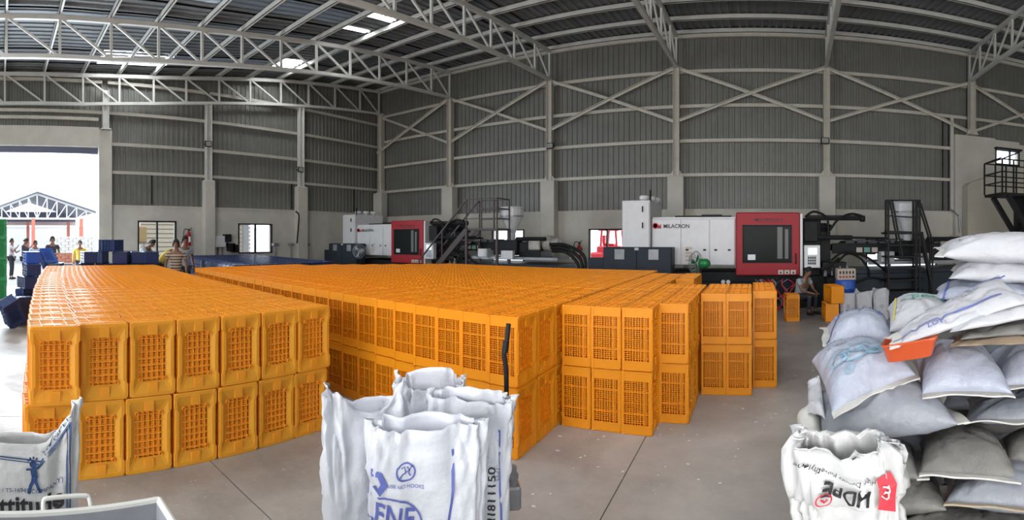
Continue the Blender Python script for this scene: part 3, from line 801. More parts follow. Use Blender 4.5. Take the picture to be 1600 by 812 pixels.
    for i, mm in enumerate(('pl', 'gr', 'pl')):
        q('warning_label', lambda b: b.box(2.62+.2*i, 2.77+.2*i, .408, .42, 1.33, 1.45), mat('cream_label_b', (.5,.42,.38), .6) if mm == 'pl' else M['ink_green'])
    q('injection_carriage', lambda b: (b.cbox(3.7, 4.55, .3, 1.4, 1.15, 1.62, .02), b.cbox(4.55, 5.3, .4, 1.3, 1.05, 1.55, .02), b.tube([(4.5,.35,1.66),(5.5,.35,1.66)], .06)), M['dark'])
    q('hydraulic_motor', lambda b: (b.lathe([(.22,0),(.24,.05),(.24,.25),(.18,.3),(.18,.5),(.14,.52),(.01,.52)], (5.3,.7,1.52), 16, 'x'), b.cbox(4.9, 5.3, .35, 1.0, 1.32, 1.72, .03)), mat('cast_cream_metal', (.42,.40,.36), .5, noise_amt=.3), smooth=False)
    q('slide_rails', lambda b: (b.box(2.9, 5.9, .25, .33, 1.02, 1.10), b.box(2.9, 5.9, 1.3, 1.38, 1.02, 1.10)), M['greymetal'])
    q('carriage_block', lambda b: b.cbox(3.2, 3.55, .15, .6, 1.08, 1.35, .02), M['white']); q('carriage_block', lambda b: b.box(4.1, 4.5, .1, .25, 1.05, 1.3), M['white'])
    q('injection_base', lambda b: (b.cbox(2.45, 6.0, .1, 1.6, .05, .82, .02), b.box(2.5, 6.0, .08, 1.62, .82, .9)), M['navy_cab'])
    q('hydraulic_manifold', lambda b: (b.cbox(1.8, 2.4, .0, .5, .55, .75, .02), b.box(1.95, 2.05, -.05, .1, .75, 1.0), b.cbox(1.7, 2.3, .1, .5, .8, 1.1, .01)), M['black'])
    for i in range(4): q('valve', lambda b: b.lathe([(.05,0),(.05,.1),(.03,.12),(.03,.2)], (1.78+.18*i, .12, .76+.02*i), 8), M['greymetal'])
    # hoses
    hs = [[(1.28,.15,2.2),(1.5,.12,2.33),(1.8,.12,2.2),(1.86,.12,1.9),(1.86,.12,1.75)],
          [(1.9,.1,1.9),(2.1,.08,2.15),(2.4,.08,2.28),(2.68,.1,2.24)],
          [(2.05,0,1.1),(2.3,-.08,1.32),(2.6,-.08,1.2),(2.8,-.05,.95),(2.85,0,.75)],
          [(1.9,0,1.15),(2.2,-.1,1.35),(2.7,-.12,1.25),(3.1,-.05,1.0),(3.3,0,.85)],
          [(1.8,.05,.7),(2.0,0,.4),(2.1,0,.15),(2.3,.05,.08)],
          [(2.5,.0,.6),(2.9,-.06,.72),(3.3,0,.62)],
          [(1.5,-.05,1.0),(1.75,-.1,.95),(1.95,-.08,1.1),(2.1,0,1.2)]]
    for p in hs:
        pts = bez(p, 5); q('hose', lambda b: b.tube(pts, .03, 7), M['rubber'])
    for i in range(3):
        z = 1.5-.1*i; w = .25*i
        pts = bez([(5.7,.2+.1*i,z),(6.2,.2,z-.02),(6.75-w*.4,.2,1.2-.1*i),(6.8-w*.4,.2,.7),(6.5-w*.4,.25,.3),(6.3-w*.4,.3,.2)], 6)
        q('return_hose', lambda b: b.tube(pts, .05, 8), M['rubber'])
    # hopper
    ho = q('hopper', lambda b: b.lathe([(.11,1.62),(.12,1.85),(.36,2.38),(.37,2.42),(.37,2.62),(.40,2.63),(.40,2.66),(.37,2.68),(.30,2.70),(.01,2.70)], (4.1,.8,0), 20), M['white'], smooth=False)
    q('hopper_band', lambda b: b.lathe([(.375,2.36),(.385,2.36),(.385,2.40),(.375,2.40)], (4.1,.8,0), 20), M['greymetal'], ho)
    return r
def bez(p, n):
    """smooth Catmull-Rom through points"""
    P = [Vector(a) for a in p]; P = [P[0]*2-P[1]]+P+[P[-1]*2-P[-2]]; out = []
    for i in range(1, len(P)-2):
        for k in range(n):
            t = k/n; a, b_, c, d = P[i-1], P[i], P[i+1], P[i+2]
            out.append(.5*((2*b_)+(c-a)*t+(2*a-5*b_+4*c-d)*t*t+(3*b_-a-3*c+d)*t**3))
    out.append(P[-2]); return out
machine(0, 11.4, 'right injection moulding machine with white housing and red guard door')
m1 = machine(-11.5, 12.7, 'left injection moulding machine with red guard door behind the crates', small=True)

def platform_stair(x0, x1, y, zt_, m, name, label, stair_dx, side):
    """service platform with rails and a stair going down to the left"""
    r = thing(name, label, 'platform stair', ((x0+x1)/2, y, 0))
    yb = y+.75
    def q(n, f, mm=None): return quick(n, f, mm or m, r)
    q('deck', lambda b: (b.box(x0, x1, y, yb, zt_-.06, zt_)))
    for x in (x0, x1):
        for yy in (y, yb): q('post', lambda b: b.bar((x, yy, 0), (x, yy, zt_), .07))
    for x in (x0, (x0+x1)/2, x1):
        for yy in (y, yb): q('rail_post', lambda b: b.bar((x, yy, zt_), (x, yy, zt_+.9), .035))
    for z in (.3, .6, .9):
        for yy in (y, yb): q('handrail', lambda b: b.bar((x0, yy, zt_+z), (x1, yy, zt_+z), .03))
        q('handrail', lambda b: b.bar((x1, y, zt_+z), (x1, yb, zt_+z), .03))
    sx = x0+stair_dx
    for yy in (y, yb-.05):
        q('stringer', lambda b: b.bar((x0, yy, zt_-.04), (sx, yy, .05), .04, .16))
        q('stair_rail', lambda b: b.bar((x0, yy, zt_+.9), (sx, yy, .95), .045))
        q('rail_post', lambda b: b.bar((sx, yy, 0), (sx, yy, .95), .04))
        q('rail_post', lambda b: b.bar((x0+stair_dx/2, yy, zt_/2), (x0+stair_dx/2, yy, zt_/2+.92), .035))
    n = 8
    for i in range(1, n):
        t = i/n; q('tread', lambda b: b.box(x0+stair_dx*t-.12, x0+stair_dx*t+.12, y, yb-.05, zt_*(1-t)-.02, zt_*(1-t)+.02))
    return r
platform_stair(-8.35, -7.25, 12.3, 1.98, M['brownrail'], 'service_stair', 'brown steel stair and railed platform in front of the left machine', -1.9, -1)
# steep ladder stair at the right machine
r = thing('service_ladder', 'black steel ladder stair with tall rails in front of the right hopper', 'ladder stair', (4.0, 10.6, 0))
Yl = 10.9
P_ = lambda x, y, yy=None: atY(x, y, yy or Yl)
def lad(n, a, c, w=.04): quick(n, lambda b: b.bar(a, c, w), M['black'], r)
for yy, dx in ((Yl, 0), (Yl+.55, -4)):
    for x in (1388, 1431, 1437): lad('post', P_(x+dx, 313, yy), atZ(x+dx, 470, .9) if False else Vector((P_(x+dx, 313, yy).x, yy, 0)), .045)
    lad('top_rail', P_(1388+dx, 313, yy), P_(1438+dx, 313, yy)); lad('mid_rail', P_(1388+dx, 337, yy), P_(1438+dx, 340, yy), .03)
    lad('deck_edge', P_(1386+dx, 362, yy), P_(1440+dx, 364, yy), .06)
    lad('stringer', P_(1437+dx, 313, yy), P_(1458+dx, 380, yy)); lad('stringer', P_(1440+dx, 362, yy), Vector((P_(1462,380,yy).x, yy, 0)), .06)
    lad('stringer', P_(1394+dx, 312, yy), P_(1410+dx, 400, yy)); lad('post', P_(1457+dx, 378, yy), Vector((P_(1457+dx,378,yy).x, yy, 0)))
for i in range(6):
    z = 1.8-.28*i; x = P_(1386, 362).x
    quick('tread', lambda b: b.box(x, x+.85+.03*i, Yl, Yl+.5, z-.02, z+.015), M['black'], r)
quick('deck', lambda b: b.box(P_(1386,362).x, P_(1440,362).x, Yl, Yl+.55, 1.80, 1.83), M['black'], r)

# high black stair landing at the right edge
r = thing('upper_landing', 'black railed stair landing high up at the right edge', 'stair landing', atY(1590, 330, 12.0))
Yu = 12.0; A = lambda x, y, yy=Yu: atY(x, y, yy)
xa, xb = A(1566, 300).x, A(1650, 300).x; za, zb_ = A(1566, 300).z, A(1566, 248).z
quick('deck', lambda b: b.box(xa, xb, Yu, Yu+1.1, za-.08, za), M['black'], r)
for yy in (Yu, Yu+1.1):
    for i in range(6): x = xa+(xb-xa)*i/5; quick('rail_post', lambda b: b.bar((x, yy, za), (x, yy, zb_+.0), .04), M['black'], r)
    for z in (za+.3, za+.6, zb_): quick('handrail', lambda b: b.bar((xa, yy, z), (xb, yy, z), .035), M['black'], r)
    quick('sloping_rail', lambda b: b.bar((xa, yy, zb_), (xa+.6, yy, zb_+.25), .04), M['black'], r)
for z in (za+.3, za+.6, zb_): quick('handrail', lambda b: b.bar((xa, Yu, z), (xa, Yu+1.1, z), .035), M['black'], r)
quick('support_brace', lambda b: (b.bar((xa+.25, Yu+.1, za-.08), (xa+1.1, Yu+.1, za-1.3), .14), b.bar((xa+.25, Yu+1.0, za-.08), (xa+1.1, Yu+1.0, za-1.3), .14), b.box(xa+1.05, xa+1.25, Yu, Yu+1.1, 0, za-.08)), M['black'], r)

# ================================================================== WALL AND FLOOR FITTINGS
def extinguisher(p, rz, label):
    r = thing('fire_extinguisher', label, 'fire extinguisher', p, rz, group='fire extinguishers')
    b = MB(); b.lathe([(.065,0),(.075,.02),(.075,.42),(.05,.5),(.025,.54),(.01,.54)], n=14); b.build('cylinder', M['red'], r, local=True, smooth=True)
    b = MB(); b.lathe([(.03,.54),(.03,.6),(.01,.6)], n=10); b.bar((0,0,.6),(.12,0,.66),.02); b.bar((0,0,.57),(.1,0,.58),.02); b.build('valve', M['black'], r, local=True)
    b = MB(); b.tube(bez([(-.02,0,.58),(-.14,0,.62),(-.2,0,.5),(-.2,0,.3)], 5), .014, 6); b.lathe([(.02,0),(.045,-.16),(.01,-.16)], (-.2,0,.3), 8); b.build('hose', M['rubber'], r, local=True)
    b = MB(); b.box(-.04,.04,-.078,-.07,.14,.34); b.build('paper_label', M['ink_white'], r, local=True)
    b = MB(); b.box(-.05,.05,.07,.19,.3,.4); b.build('wall_bracket', M['black'], r, local=True)
extinguisher(atY(905, 404, YB-.2), 0, 'red fire extinguisher on the back wall left of the red vehicle window')
extinguisher(atX(295, 384, XL+.2), PI/2, 'red fire extinguisher on the left wall beside the column')
r = thing('switch_box', 'white wall switch box left of the second left window', 'electric box', atX(340, 386, XL+.1)); p = wloc(r)
quick('box', lambda b: b.cbox(p.x-.1, p.x+.1, p.y-.5, p.y+.3, p.z, p.z+.42, .01), M['white'], r)
for k in range(4): quick('conduit', lambda b: b.tube([(p.x, p.y-.35+.18*k, p.z), (p.x, p.y-.35+.18*k, p.z-.9)], .015, 6), M['black'], r)
for k, (x_, y_) in enumerate(((355, 378), (361, 392), (367, 394))):
    q0 = atX(x_, y_, XL+.12); o = quick('wall_fuse_box', lambda b: b.cbox(q0.x-.12, q0.x+.1, q0.y-.14, q0.y+.14, q0.z, q0.z+.3, .01), M['black'])
    tag(o, 'black fuse box on the left wall, %s of three beside the white switch box' % ('nearest', 'middle', 'farthest')[k], 'electric box', 'black fuse boxes')
r = thing('cable', 'dark cable hanging from the sheeting at the third left column', 'cable', atX(460, 380, XL+.35)); 
quick('cable_run', lambda b: b.tube(bez([atX(462,330,XL+.31), atX(467,336,XL+.31), atX(466,355,XL+.31), atX(464,380,XL+.31)], 5), .03, 6), M['rubber'], r)
for k, x_ in enumerate((430, 455, 480)):
    q0 = atX(x_, 383, XL+.12); o = quick('wall_outlet_pipe', lambda b: (b.tube([(q0.x, q0.y, q0.z), (q0.x, q0.y, q0.z-1.1)], .025, 6), b.cbox(q0.x-.08, q0.x+.08, q0.y-.12, q0.y+.12, q0.z-.03, q0.z+.09, .01)), M['greymetal'])
    tag(o, 'grey outlet box on a thin pipe on the left wall, %s from the second window' % ('first', 'second', 'third')[k], 'outlet', 'outlet boxes on the left wall')
def fan(p, rz, label, m='green', h=1.3):
    r = thing('pedestal_fan', label, 'fan', p, rz)
    b = MB(); b.lathe([(.22,0),(.22,.03),(.03,.06),(.02,.1),(.02,h-.1),(.01,h-.1)], n=14); b.build('stand', M['black'], r, local=True)
    b = MB(); b.lathe([(.05,-.02),(.1,0),(.1,.16),(.05,.22),(.01,.22)], (0,0,h), 14, 'y'); b.build('motor', M[m], r, local=True, smooth=True)
    b = MB()
    for k in range(20):
        a = 2*PI*k/20; pts = [(.04*math.cos(a), -.2, h+.04*math.sin(a)), (.2*math.cos(a), -.18, h+.2*math.sin(a)), (.26*math.cos(a), -.1, h+.26*math.sin(a)), (.2*math.cos(a), -.02, h+.2*math.sin(a)), (.06*math.cos(a), 0, h+.06*math.sin(a))]
        b.tube(pts, .004, 4)
    for rr, yy in ((.26,-.1),(.2,-.18),(.12,-.2)): b.tube([(rr*math.cos(2*PI*k/20), yy, h+rr*math.sin(2*PI*k/20)) for k in range(21)], .006, 5)
    b.build('guard_cage', M['greymetal'], r, local=True)
    for k in range(3):
        a = 2*PI*k/3; b = MB(); b.prism([(.03*math.cos(a+.8), h+.03*math.sin(a+.8)), (.2*math.cos(a+.5), h+.2*math.sin(a+.5)), (.22*math.cos(a), h+.22*math.sin(a)), (.03*math.cos(a-.8), h+.03*math.sin(a-.8))], -.11, -.1)
        b.build('blade', M[m], r, local=True)
q0 = atY(1094, 410, 10.2); fan((q0.x, q0.y, 0), -1.9, 'green pedestal fan in front of the white machine housing', h=1.15)
q0 = atY(563, 396, 12.0); fan((q0.x, q0.y, 0), .3, 'grey pedestal fan in front of the left machine housing', 'greymetal', 1.2)
# gauges under the machine
for k, x_ in enumerate((1130, 1138)):
    q0 = atY(x_, 440, 11.48); o = quick('pressure_gauge', lambda b: b.lathe([(.05,0),(.05,-.05),(.045,-.055),(.01,-.055)], tuple(q0), 14, 'y'), M['white'])
    tag(o, 'round white pressure gauge under the white housing, the %s one' % ('left', 'right')[k], 'gauge', 'pressure gauges')
# tangled cables and rags below the guard
b = MB(); random.seed(11)
for k in range(16):
    c0 = Vector((random.uniform(.1, .95), 11.15+random.uniform(-.15, .15), 0)); pts = [c0+Vector((random.uniform(-.15,.15), random.uniform(-.1,.1), z)) for z in (.02, .2, .4, .6, .72)]
    b.cur = k % 3; b.tube(bez(pts, 4), .016, 5)
tag(b.build('hanging_hoses', [M['ink_red'], M['navy'], M['greymetal']]), 'tangle of red, blue and grey hoses under the red guard door', 'hoses', kind='stuff')
# blue drum with a control box
q0 = atZ(1323, 487, 0.0); q0 = atD(1321, 470, 10.3)
r = thing('plastic_drum', 'blue plastic drum in front of the right machine', 'drum', (q0.x, q0.y, 0))
quick('drum_body', lambda b: b.lathe([(.20,0),(.22,.03),(.22,.28),(.23,.3),(.22,.32),(.22,.6),(.235,.62),(.22,.64),(.22,.78),(.20,.80),(.01,.80)], (q0.x,q0.y,0), 24), M['blue'], r, True)
r = thing('control_box', 'small beige switch box with knobs standing on the blue drum', 'control box', (q0.x, q0.y, .8))
quick('box', lambda b: b.cbox(q0.x-.2, q0.x+.2, q0.y-.14, q0.y+.14, .8, 1.04, .01), mat('beige_box', (.38,.33,.27), .5), r)
for k in range(5): quick('knob', lambda b: b.lathe([(.022,0),(.022,-.03),(.01,-.03)], (q0.x-.14+.07*k, q0.y-.14, .87), 10, 'y'), M['red'] if k < 4 else M['black'], r)
for k in range(5): quick('toggle', lambda b: b.box(q0.x-.155+.07*k, q0.x-.125+.07*k, q0.y-.155, q0.y-.14, .93, .99), M['black'], r)
# pallet of beige bags left of the dark cabinets
q0 = atD(905, 420, 16.4)
for k in range(4):
    o = quick('paper_bag', lambda b: b.cbox(q0.x-.42+(k%2)*.42, q0.x-.02+(k%2)*.42, q0.y-.7, q0.y-.2, .0+.36*(k//2), .34+.36*(k//2), .05), mat('tan_paper', (.42,.33,.25), .8, noise_amt=.3))
    tag(o, 'tan paper bag by the back wall under the fire extinguisher, %s' % ('lower left', 'lower right', 'upper left', 'upper right')[k], 'bag', 'tan bags by the back wall')
# ================================================================== SACKS
sack_mats = {
 'white': mat('white_woven_sack', (0.52, 0.52, 0.55), 0.42, noise_amt=.10, noise_scale=5, bump=.55, bump_scale=16, stretch=(1,1,1)),
 'bluish': mat('bluish_white_sack', (0.40, 0.43, 0.52), 0.38, noise_amt=.12, noise_scale=5, bump=.55, bump_scale=16),
 'grey': mat('dusty_grey_sack', (0.27, 0.285, 0.325), 0.42, noise_amt=.22, noise_scale=4, bump=.55, bump_scale=16),
 'dirty': mat('dirty_grey_brown_sack', (0.20, 0.193, 0.18), 0.55, noise_amt=.35, noise_scale=4, bump=.55, bump_scale=16),
 'brown': mat('brown_paper_sack', (0.33, 0.24, 0.16), 0.75, noise_amt=.35, noise_scale=4, bump=.4, bump_scale=12),
 'dirtyhem': mat('stained_hem', (0.38, 0.31, 0.22), 0.7, noise_amt=.3, noise_scale=12),
 'hem': mat('white_hem_tape', (0.62, 0.61, 0.58), 0.6, noise_amt=.2, noise_scale=12),
}
def C3(c): return [atD(*p) for p in c]
def sack_fn(c, T, seed, top=.62, wr=1.0, flat=2.6):
    NL, NR, FR, FL = c
    n = ((NR-NL).cross(FL-NL)+(FR-NR).cross(NR-FR)*0).normalized()
    if n.z < 0: n = -n
    so = Vector((seed*7.3, seed*3.1, seed*1.7)); Lm = ((NR-NL).length+(FR-FL).length)/2; Dm = ((FL-NL).length+(FR-NR).length)/2
    def f(u, v, side=1, extra=0.0):
        uu, vv = 2*u-1, 2*v-1
        cu, cv = max(-1, min(1, uu)), max(-1, min(1, vv))
        u2 = .5+uu/2*(1-.07*(1-cv*cv)); v2 = .5+vv/2*(1-.07*(1-cu*cu))
        p = NL*(1-u2)*(1-v2)+NR*u2*(1-v2)+FR*u2*v2+FL*(1-u2)*v2
        h = T*((1-abs(cu)**flat)**.55)*((1-abs(cv)**flat)**.55)
        edge = 1-min(1, h/T*1.0)
        q = Vector((u*Lm, v*Dm, side*3))+so
        w = noise.noise(q*2.2)*.030+noise.noise(Vector((q.x*9, q.y*2.6, q.z)))*.012*(.35+edge)+noise.noise(Vector((q.x*3, q.y*14, q.z+4)))*.008*(.2+edge)+noise.noise(q*26)*.003
        w += noise.noise(Vector((q.x*22, q.y*4, 5)))*.006*max(0, (abs(vv)-.25))+noise.noise(Vector((q.x*4, q.y*22, 8)))*.006*max(0, (abs(uu)-.25))
        w *= wr*1.15
        ridge = abs(noise.noise(Vector((q.x*6+q.y*3, q.y*5-q.x*3, q.z+9))))
        w -= .012*wr*(1-min(1, ridge*6))
        d = (h*top if side > 0 else -h*(1-top))+w*(h/T)**.4*(1 if side > 0 else .5)+extra*side
        sag = -.02*(cu**4+cv**4)
        return p+n*d+Vector((0,0,sag*(.5)))
    f.n = n; f.L = Lm; f.D = Dm
    return f
def sack(name, corners, T, seed, m, label, group, hem=None, hemmat='hem', top=.62, wr=1.0, nu=44, nv=36, prints=None, cat='sack'):
    c = C3(corners) if not isinstance(corners[0], Vector) else corners
    f = sack_fn(c, T, seed, top, wr)
    b = MB(); vs = []; fs = []
    sp = lambda i, n: .5-.5*math.cos(PI*i/n)*(1) if True else i/n
    def prm(i, n):
        s = i/n; return .5*(s+.5-.5*math.cos(PI*s))+0.0
    for j in range(nv+1):
        for i in range(nu+1): vs.append(f(prm(i, nu), prm(j, nv), 1))
    o = len(vs); W = nu+1
    idx = {}
    for j in range(nv+1):
        for i in range(nu+1):
            if i in (0, nu) or j in (0, nv): idx[(i, j)] = j*W+i
            else: idx[(i, j)] = len(vs); vs.append(f(prm(i, nu), prm(j, nv), -1))
    for j in range(nv):
        for i in range(nu):
            fs.append((j*W+i, j*W+i+1, (j+1)*W+i+1, (j+1)*W+i))
            fs.append((idx[(i,j)], idx[(i,j+1)], idx[(i+1,j+1)], idx[(i+1,j)]))
    b.add(vs, fs)
    o_ = b.build(name, sack_mats[m], smooth=True); tag(o_, label, cat, group)
    for e in (hem or []):
        hb = MB(); N = 40; vs = []
        for i in range(N+1):
            s = i/N; wv = noise.noise(Vector((s*3.5+seed, 3.1, seed)))*.014
            if e == 'n': p = f(s, 0); out = (c[0]-c[3]).lerp(c[1]-c[2], s).normalized()
            elif e == 'f': p = f(s, 1); out = (c[3]-c[0]).lerp(c[2]-c[1], s).normalized()
            elif e == 'l': p = f(0, s); out = (c[0]-c[1]).lerp(c[3]-c[2], s).normalized()
            else: p = f(1, s); out = (c[1]-c[0]).lerp(c[2]-c[3], s).normalized()
            q0 = p-out*.012; q1 = p+out*.018+f.n*wv*.3; q2 = p+out*(.04+.008*math.sin(s*9+seed))+f.n*wv
            for q in (q0, q1, q2): vs.append(q+f.n*.0035)
            for q in (q2, q1, q0): vs.append(q-f.n*.0035)
        fs = []
        for i in range(N):
            for k in range(6): fs.append((i*6+k, i*6+(k+1)%6, (i+1)*6+(k+1)%6, (i+1)*6+k))
        fs += [tuple(range(6)), tuple(N*6+k for k in range(6))]
        hb.add(vs, fs); hb.build('sewn_hem', sack_mats[hemmat], o_, smooth=False)
    for (kind, args, u0, v0, ang, sc, ink) in (prints or []):
        pb = MB(); ca, sa = math.cos(ang), math.sin(ang)
        fn = lambda x, y: f(u0+(x*ca-y*sa)*sc/f.L, v0+(x*sa+y*ca)*sc/f.D, 1)+f.n*.006
        if kind == 't': print_on(pb, glyphs(args, 1, .01, cut=.12/sc if sc > .0 else None), fn)
        else: pb.add([fn(x, y) for x, y in args[0]], args[1])
        po = pb.build('print', M[ink], o_)
        if kind == 'g' and sc < .06: po['kind'] = 'stuff'
    return o_
def ring2d(rx, ry, w, a0=0, a1=2*PI, n=40, cx=0, cy=0):
    vs = []; fs = []
    for i in range(n+1):
        a = a0+(a1-a0)*i/n
        vs += [(cx+rx*math.cos(a), cy+ry*math.sin(a)), (cx+(rx-w)*math.cos(a), cy+(ry-w)*math.sin(a))]
    for i in range(n): fs.append((2*i, 2*i+2, 2*i+3, 2*i+1))
    return vs, fs
def strip2d(pts, w):
    vs = []; fs = []
    for i, p in enumerate(pts):
        a = pts[max(i-1,0)]; c = pts[min(i+1,len(pts)-1)]; d = Vector((c[0]-a[0], c[1]-a[1])).normalized()
        vs += [(p[0]-d.y*w/2, p[1]+d.x*w/2), (p[0]+d.y*w/2, p[1]-d.x*w/2)]
    for i in range(len(pts)-1): fs.append((2*i, 2*i+2, 2*i+3, 2*i+1))
    return vs, fs
def join2d(*gs):
    vs = []; fs = []
    for v, f in gs: o = len(vs); vs += list(v); fs += [tuple(i+o for i in q) for q in f]
    return vs, fs
def line(p, q, w, n=14): return strip2d([(p[0]+(q[0]-p[0])*i/n, p[1]+(q[1]-p[1])*i/n) for i in range(n+1)], w)
def text2d(t, s, x, y, bold=.01, ang=0, sx=1):
    v, f = glyphs(t, s, bold, cut=s*.25); ca, sa = math.cos(ang), math.sin(ang)
    return [(x+a*sx*ca-b_*sa, y+a*sx*sa+b_*ca) for a, b_ in v], f
def small_print(n):
    """a row of marks too small to read, one unit high"""
    rr = random.Random(n); gs = []; x = -n*.33
    for i in range(n):
        if rr.random() < .85: gs.append(line((x, rr.uniform(-.2,.2)), (x+.42, rr.uniform(-.2,.2)), .28, 2)); gs.append(line((x+.1, -.35), (x+.12, .35), .12, 2))
        x += .66
    return join2d(*gs)
def sc2(g, k, x, y): return [(x+p[0]*k, y+p[1]*k) for p in g[0]], g[1]
hooks = join2d(ring2d(.5,.5,.07), line((-.33,-.3),(.33,.3),.06), strip2d([(-.25,.2),(-.1,.3),(-.02,.15),(-.1,.0),(-.05,-.2)],.06), strip2d([(0,.3),(.12,.2),(.1,.02),(.2,-.12),(.1,-.3)],.06))
def emblem(word='LENE'):
    ov = [(1.0*math.cos(a)*(1.0), .46*math.sin(a)) for a in [2.2-(2.2+3.6)*i/50 for i in range(51)]]
    curl = [(-.62,.05),(-.70,.35),(-.55,.58),(-.30,.55),(-.22,.35),(-.38,.24),(-.50,.34)]
    return join2d(strip2d(ov, .05), strip2d(curl, .16), text2d(word, .62, .10, .02, .015, 0, .85))

PG = 'filled sacks in the right-hand pile'
random.seed(5)
sack('filled_sack', [(1472,396,2.9),(1665,404,2.9),(1665,380,3.45),(1466,382,3.4)], .19, 1, 'white', 'white sack on the very top of the right pile, pointed left end', PG, hem=['l'],
     prints=[('g',small_print(5),.22,.30,0,.05,'ink_grey')])
sack('filled_sack', [(1482,430,2.9),(1665,437,2.9),(1665,415,3.45),(1484,418,3.4)], .15, 2, 'white', 'creased white sack directly under the topmost one of the right pile', PG)
sack('filled_sack', [(1458,462,2.85),(1620,472,2.85),(1620,448,3.4),(1462,448,3.35)], .16, 3, 'bluish', 'bluish sack third from the top with a dark blue stripe at its left end', PG,
     prints=[('g',line((-.3,0),(.3,0),.014),.10,.4,PI/2,1,'ink_blue')])
M['ink_yellow'] = mat('yellow_print', (0.6,.55,.1), .6)
sack('filled_sack', [(1390,512,2.62),(1505,508,2.55),(1482,475,3.2),(1384,480,3.2)], .20, 4, 'white', 'off-white sack with green lettering in an oval, behind the flat empty bags', PG, top=.72,
     prints=[('t','POL',.62,.45,0,.12,'ink_green'), ('g',ring2d(.17,.075,.008),.6,.45,0,1,'ink_green'), ('g',small_print(5),.4,.78,0,.035,'ink_grey'), ('g',line((-.22,0),(.22,0),.012),.10,.45,1.5,1,'ink_yellow')])
sack('filled_sack', [(1294,535,2.72),(1402,533,2.72),(1390,508,3.25),(1291,507,3.25)], .22, 5, 'bluish', 'bluish sack with rows of small blue print at the far left of the right pile', PG, top=.68, hem=['l'],
     prints=[('g',small_print(17),.45,.72,PI,.034,'ink_blue'), ('g',small_print(15),.45,.62,PI,.034,'ink_blue'), ('g',small_print(17),.42,.52,PI,.034,'ink_blue'), ('g',hooks,.82,.5,PI,.07,'ink_blue'), ('g',line((-.2,0),(.2,0),.006),.3,.85,1.57,1,'ink_navy'), ('g',line((-.2,0),(.25,0),.008),.1,.4,1.3,1,'ink_navy')])
sack('filled_sack', [(1284,684,2.1),(1500,655,2.14),(1450,612,2.65),(1264,622,2.6)], .26, 7, 'grey', 'big plain grey sack lying under the one with the faded blue oval emblem', PG, hem=['r'])
sack('filled_sack', [(1300,640,2.1),(1432,580,2.32),(1374,540,2.85),(1268,560,2.75)], .20, 6, 'bluish', 'pale sack with a faded blue oval emblem upside down, front of the pile', PG, hem=['n'], top=.75, nu=60, nv=50,
     prints=[('g',emblem('LENE'),.50,.37,PI-.0,.16,'ink_cyan'), ('g',hooks,.30,.16,PI,.06,'ink_cyan'), ('g',small_print(12),.45,.66,PI,.04,'ink_grey'), ('g',small_print(13),.45,.78,PI,.034,'ink_grey')])
sack('filled_sack', [(1440,610,2.2),(1584,610,2.2),(1545,556,2.75),(1425,560,2.8)], .22, 8, 'bluish', 'plump bluish-white sack with a straight stitched hem, below the orange tray', PG, hem=['n'], top=.74)
sack('filled_sack', [(1562,598,2.3),(1690,603,2.3),(1665,552,2.8),(1542,552,2.8)], .20, 9, 'bluish', 'white sack cut by the right frame edge, level with the stitched-hem sack', PG, hem=['n'], top=.7)
sack('filled_sack', [(1507,652,2.28),(1690,652,2.28),(1670,618,2.8),(1510,618,2.8)], .17, 10, 'grey', 'flat grey sack below the stitched-hem sack at the right edge', PG, hem=['n'])
sack('filled_sack', [(1436,733,2.04),(1592,744,2.04),(1560,690,2.6),(1436,688,2.6)], .19, 11, 'dirty', 'dirty brownish grey sack in the middle of the pile, white torn corner', PG, hem=['n'], top=.7)
sack('filled_sack', [(1572,716,2.2),(1700,720,2.2),(1680,680,2.7),(1562,680,2.7)], .16, 12, 'dirty', 'dirty grey sack at the right edge, above the stained-hem sack', PG, hem=['l'])
sack('filled_sack', [(1340,742,2.08),(1437,742,2.08),(1430,700,2.6),(1335,700,2.6)], .17, 13, 'dirty', 'grey sack end squeezed right behind the open HDPE bag', PG, hem=['r'])
sack('filled_sack', [(1476,778,1.96),(1680,795,1.96),(1650,745,2.5),(1490,745,2.5)], .17, 14, 'grey', 'grey sack with a brown stained hem and small black stamp, low in pile', PG, hem=['n'], hemmat='dirtyhem', top=.7,
     prints=[('g',small_print(14),.30,.42,0,.022,'ink_black'), ('g',small_print(12),.30,.36,0,.022,'ink_black'), ('g',small_print(10),.30,.30,0,.022,'ink_black')])
sack('filled_sack', [(1330,790,2.05),(1480,790,2.05),(1470,750,2.6),(1330,750,2.6)], .18, 15, 'dirty', 'dark grey sack low in the pile, right beside the open HDPE bag', PG)
sack('filled_sack', [(1390,850,1.9),(1640,850,1.95),(1620,805,2.5),(1400,805,2.5)], .19, 16, 'dirty', 'dark dusty sack at the bottom frame edge under the stained-hem sack', PG)
# tiers that carry the pile (their flanks show between the others from the side)
def flat_sack(cx, cy, z, L, D, T, rz, seed, m, label):
    ca, sa = math.cos(rz), math.sin(rz); P = lambda x, y: Vector((cx+x*ca-y*sa, cy+x*sa+y*ca, z+T*.4))
    return sack('filled_sack', [P(-L/2,-D/2), P(L/2,-D/2), P(L/2,D/2), P(-L/2,D/2)], T, seed, m, label, PG, nu=20, nv=16)
for k in range(7):
    flat_sack(1.58, 2.72, .155*k, .8, .5, .165, -.45, 30+k, 'dirty' if k % 2 else 'grey', 'grey sack in the hidden rear column under the top three, %s tier' % ordinal(k+1))
for k in range(2):
    flat_sack(.62, 2.15, .155*k, .62, .5, .165, -.3, 50+k, 'dirty', 'dusty sack at the foot of the pile on the aisle side, %s tier' % ordinal(k+1))
    flat_sack(1.25, 1.95, .155*k, .62, .5, .165, -.5, 60+k, 'dirty', 'dusty sack at the foot of the pile below the frame, %s tier' % ordinal(k+1))
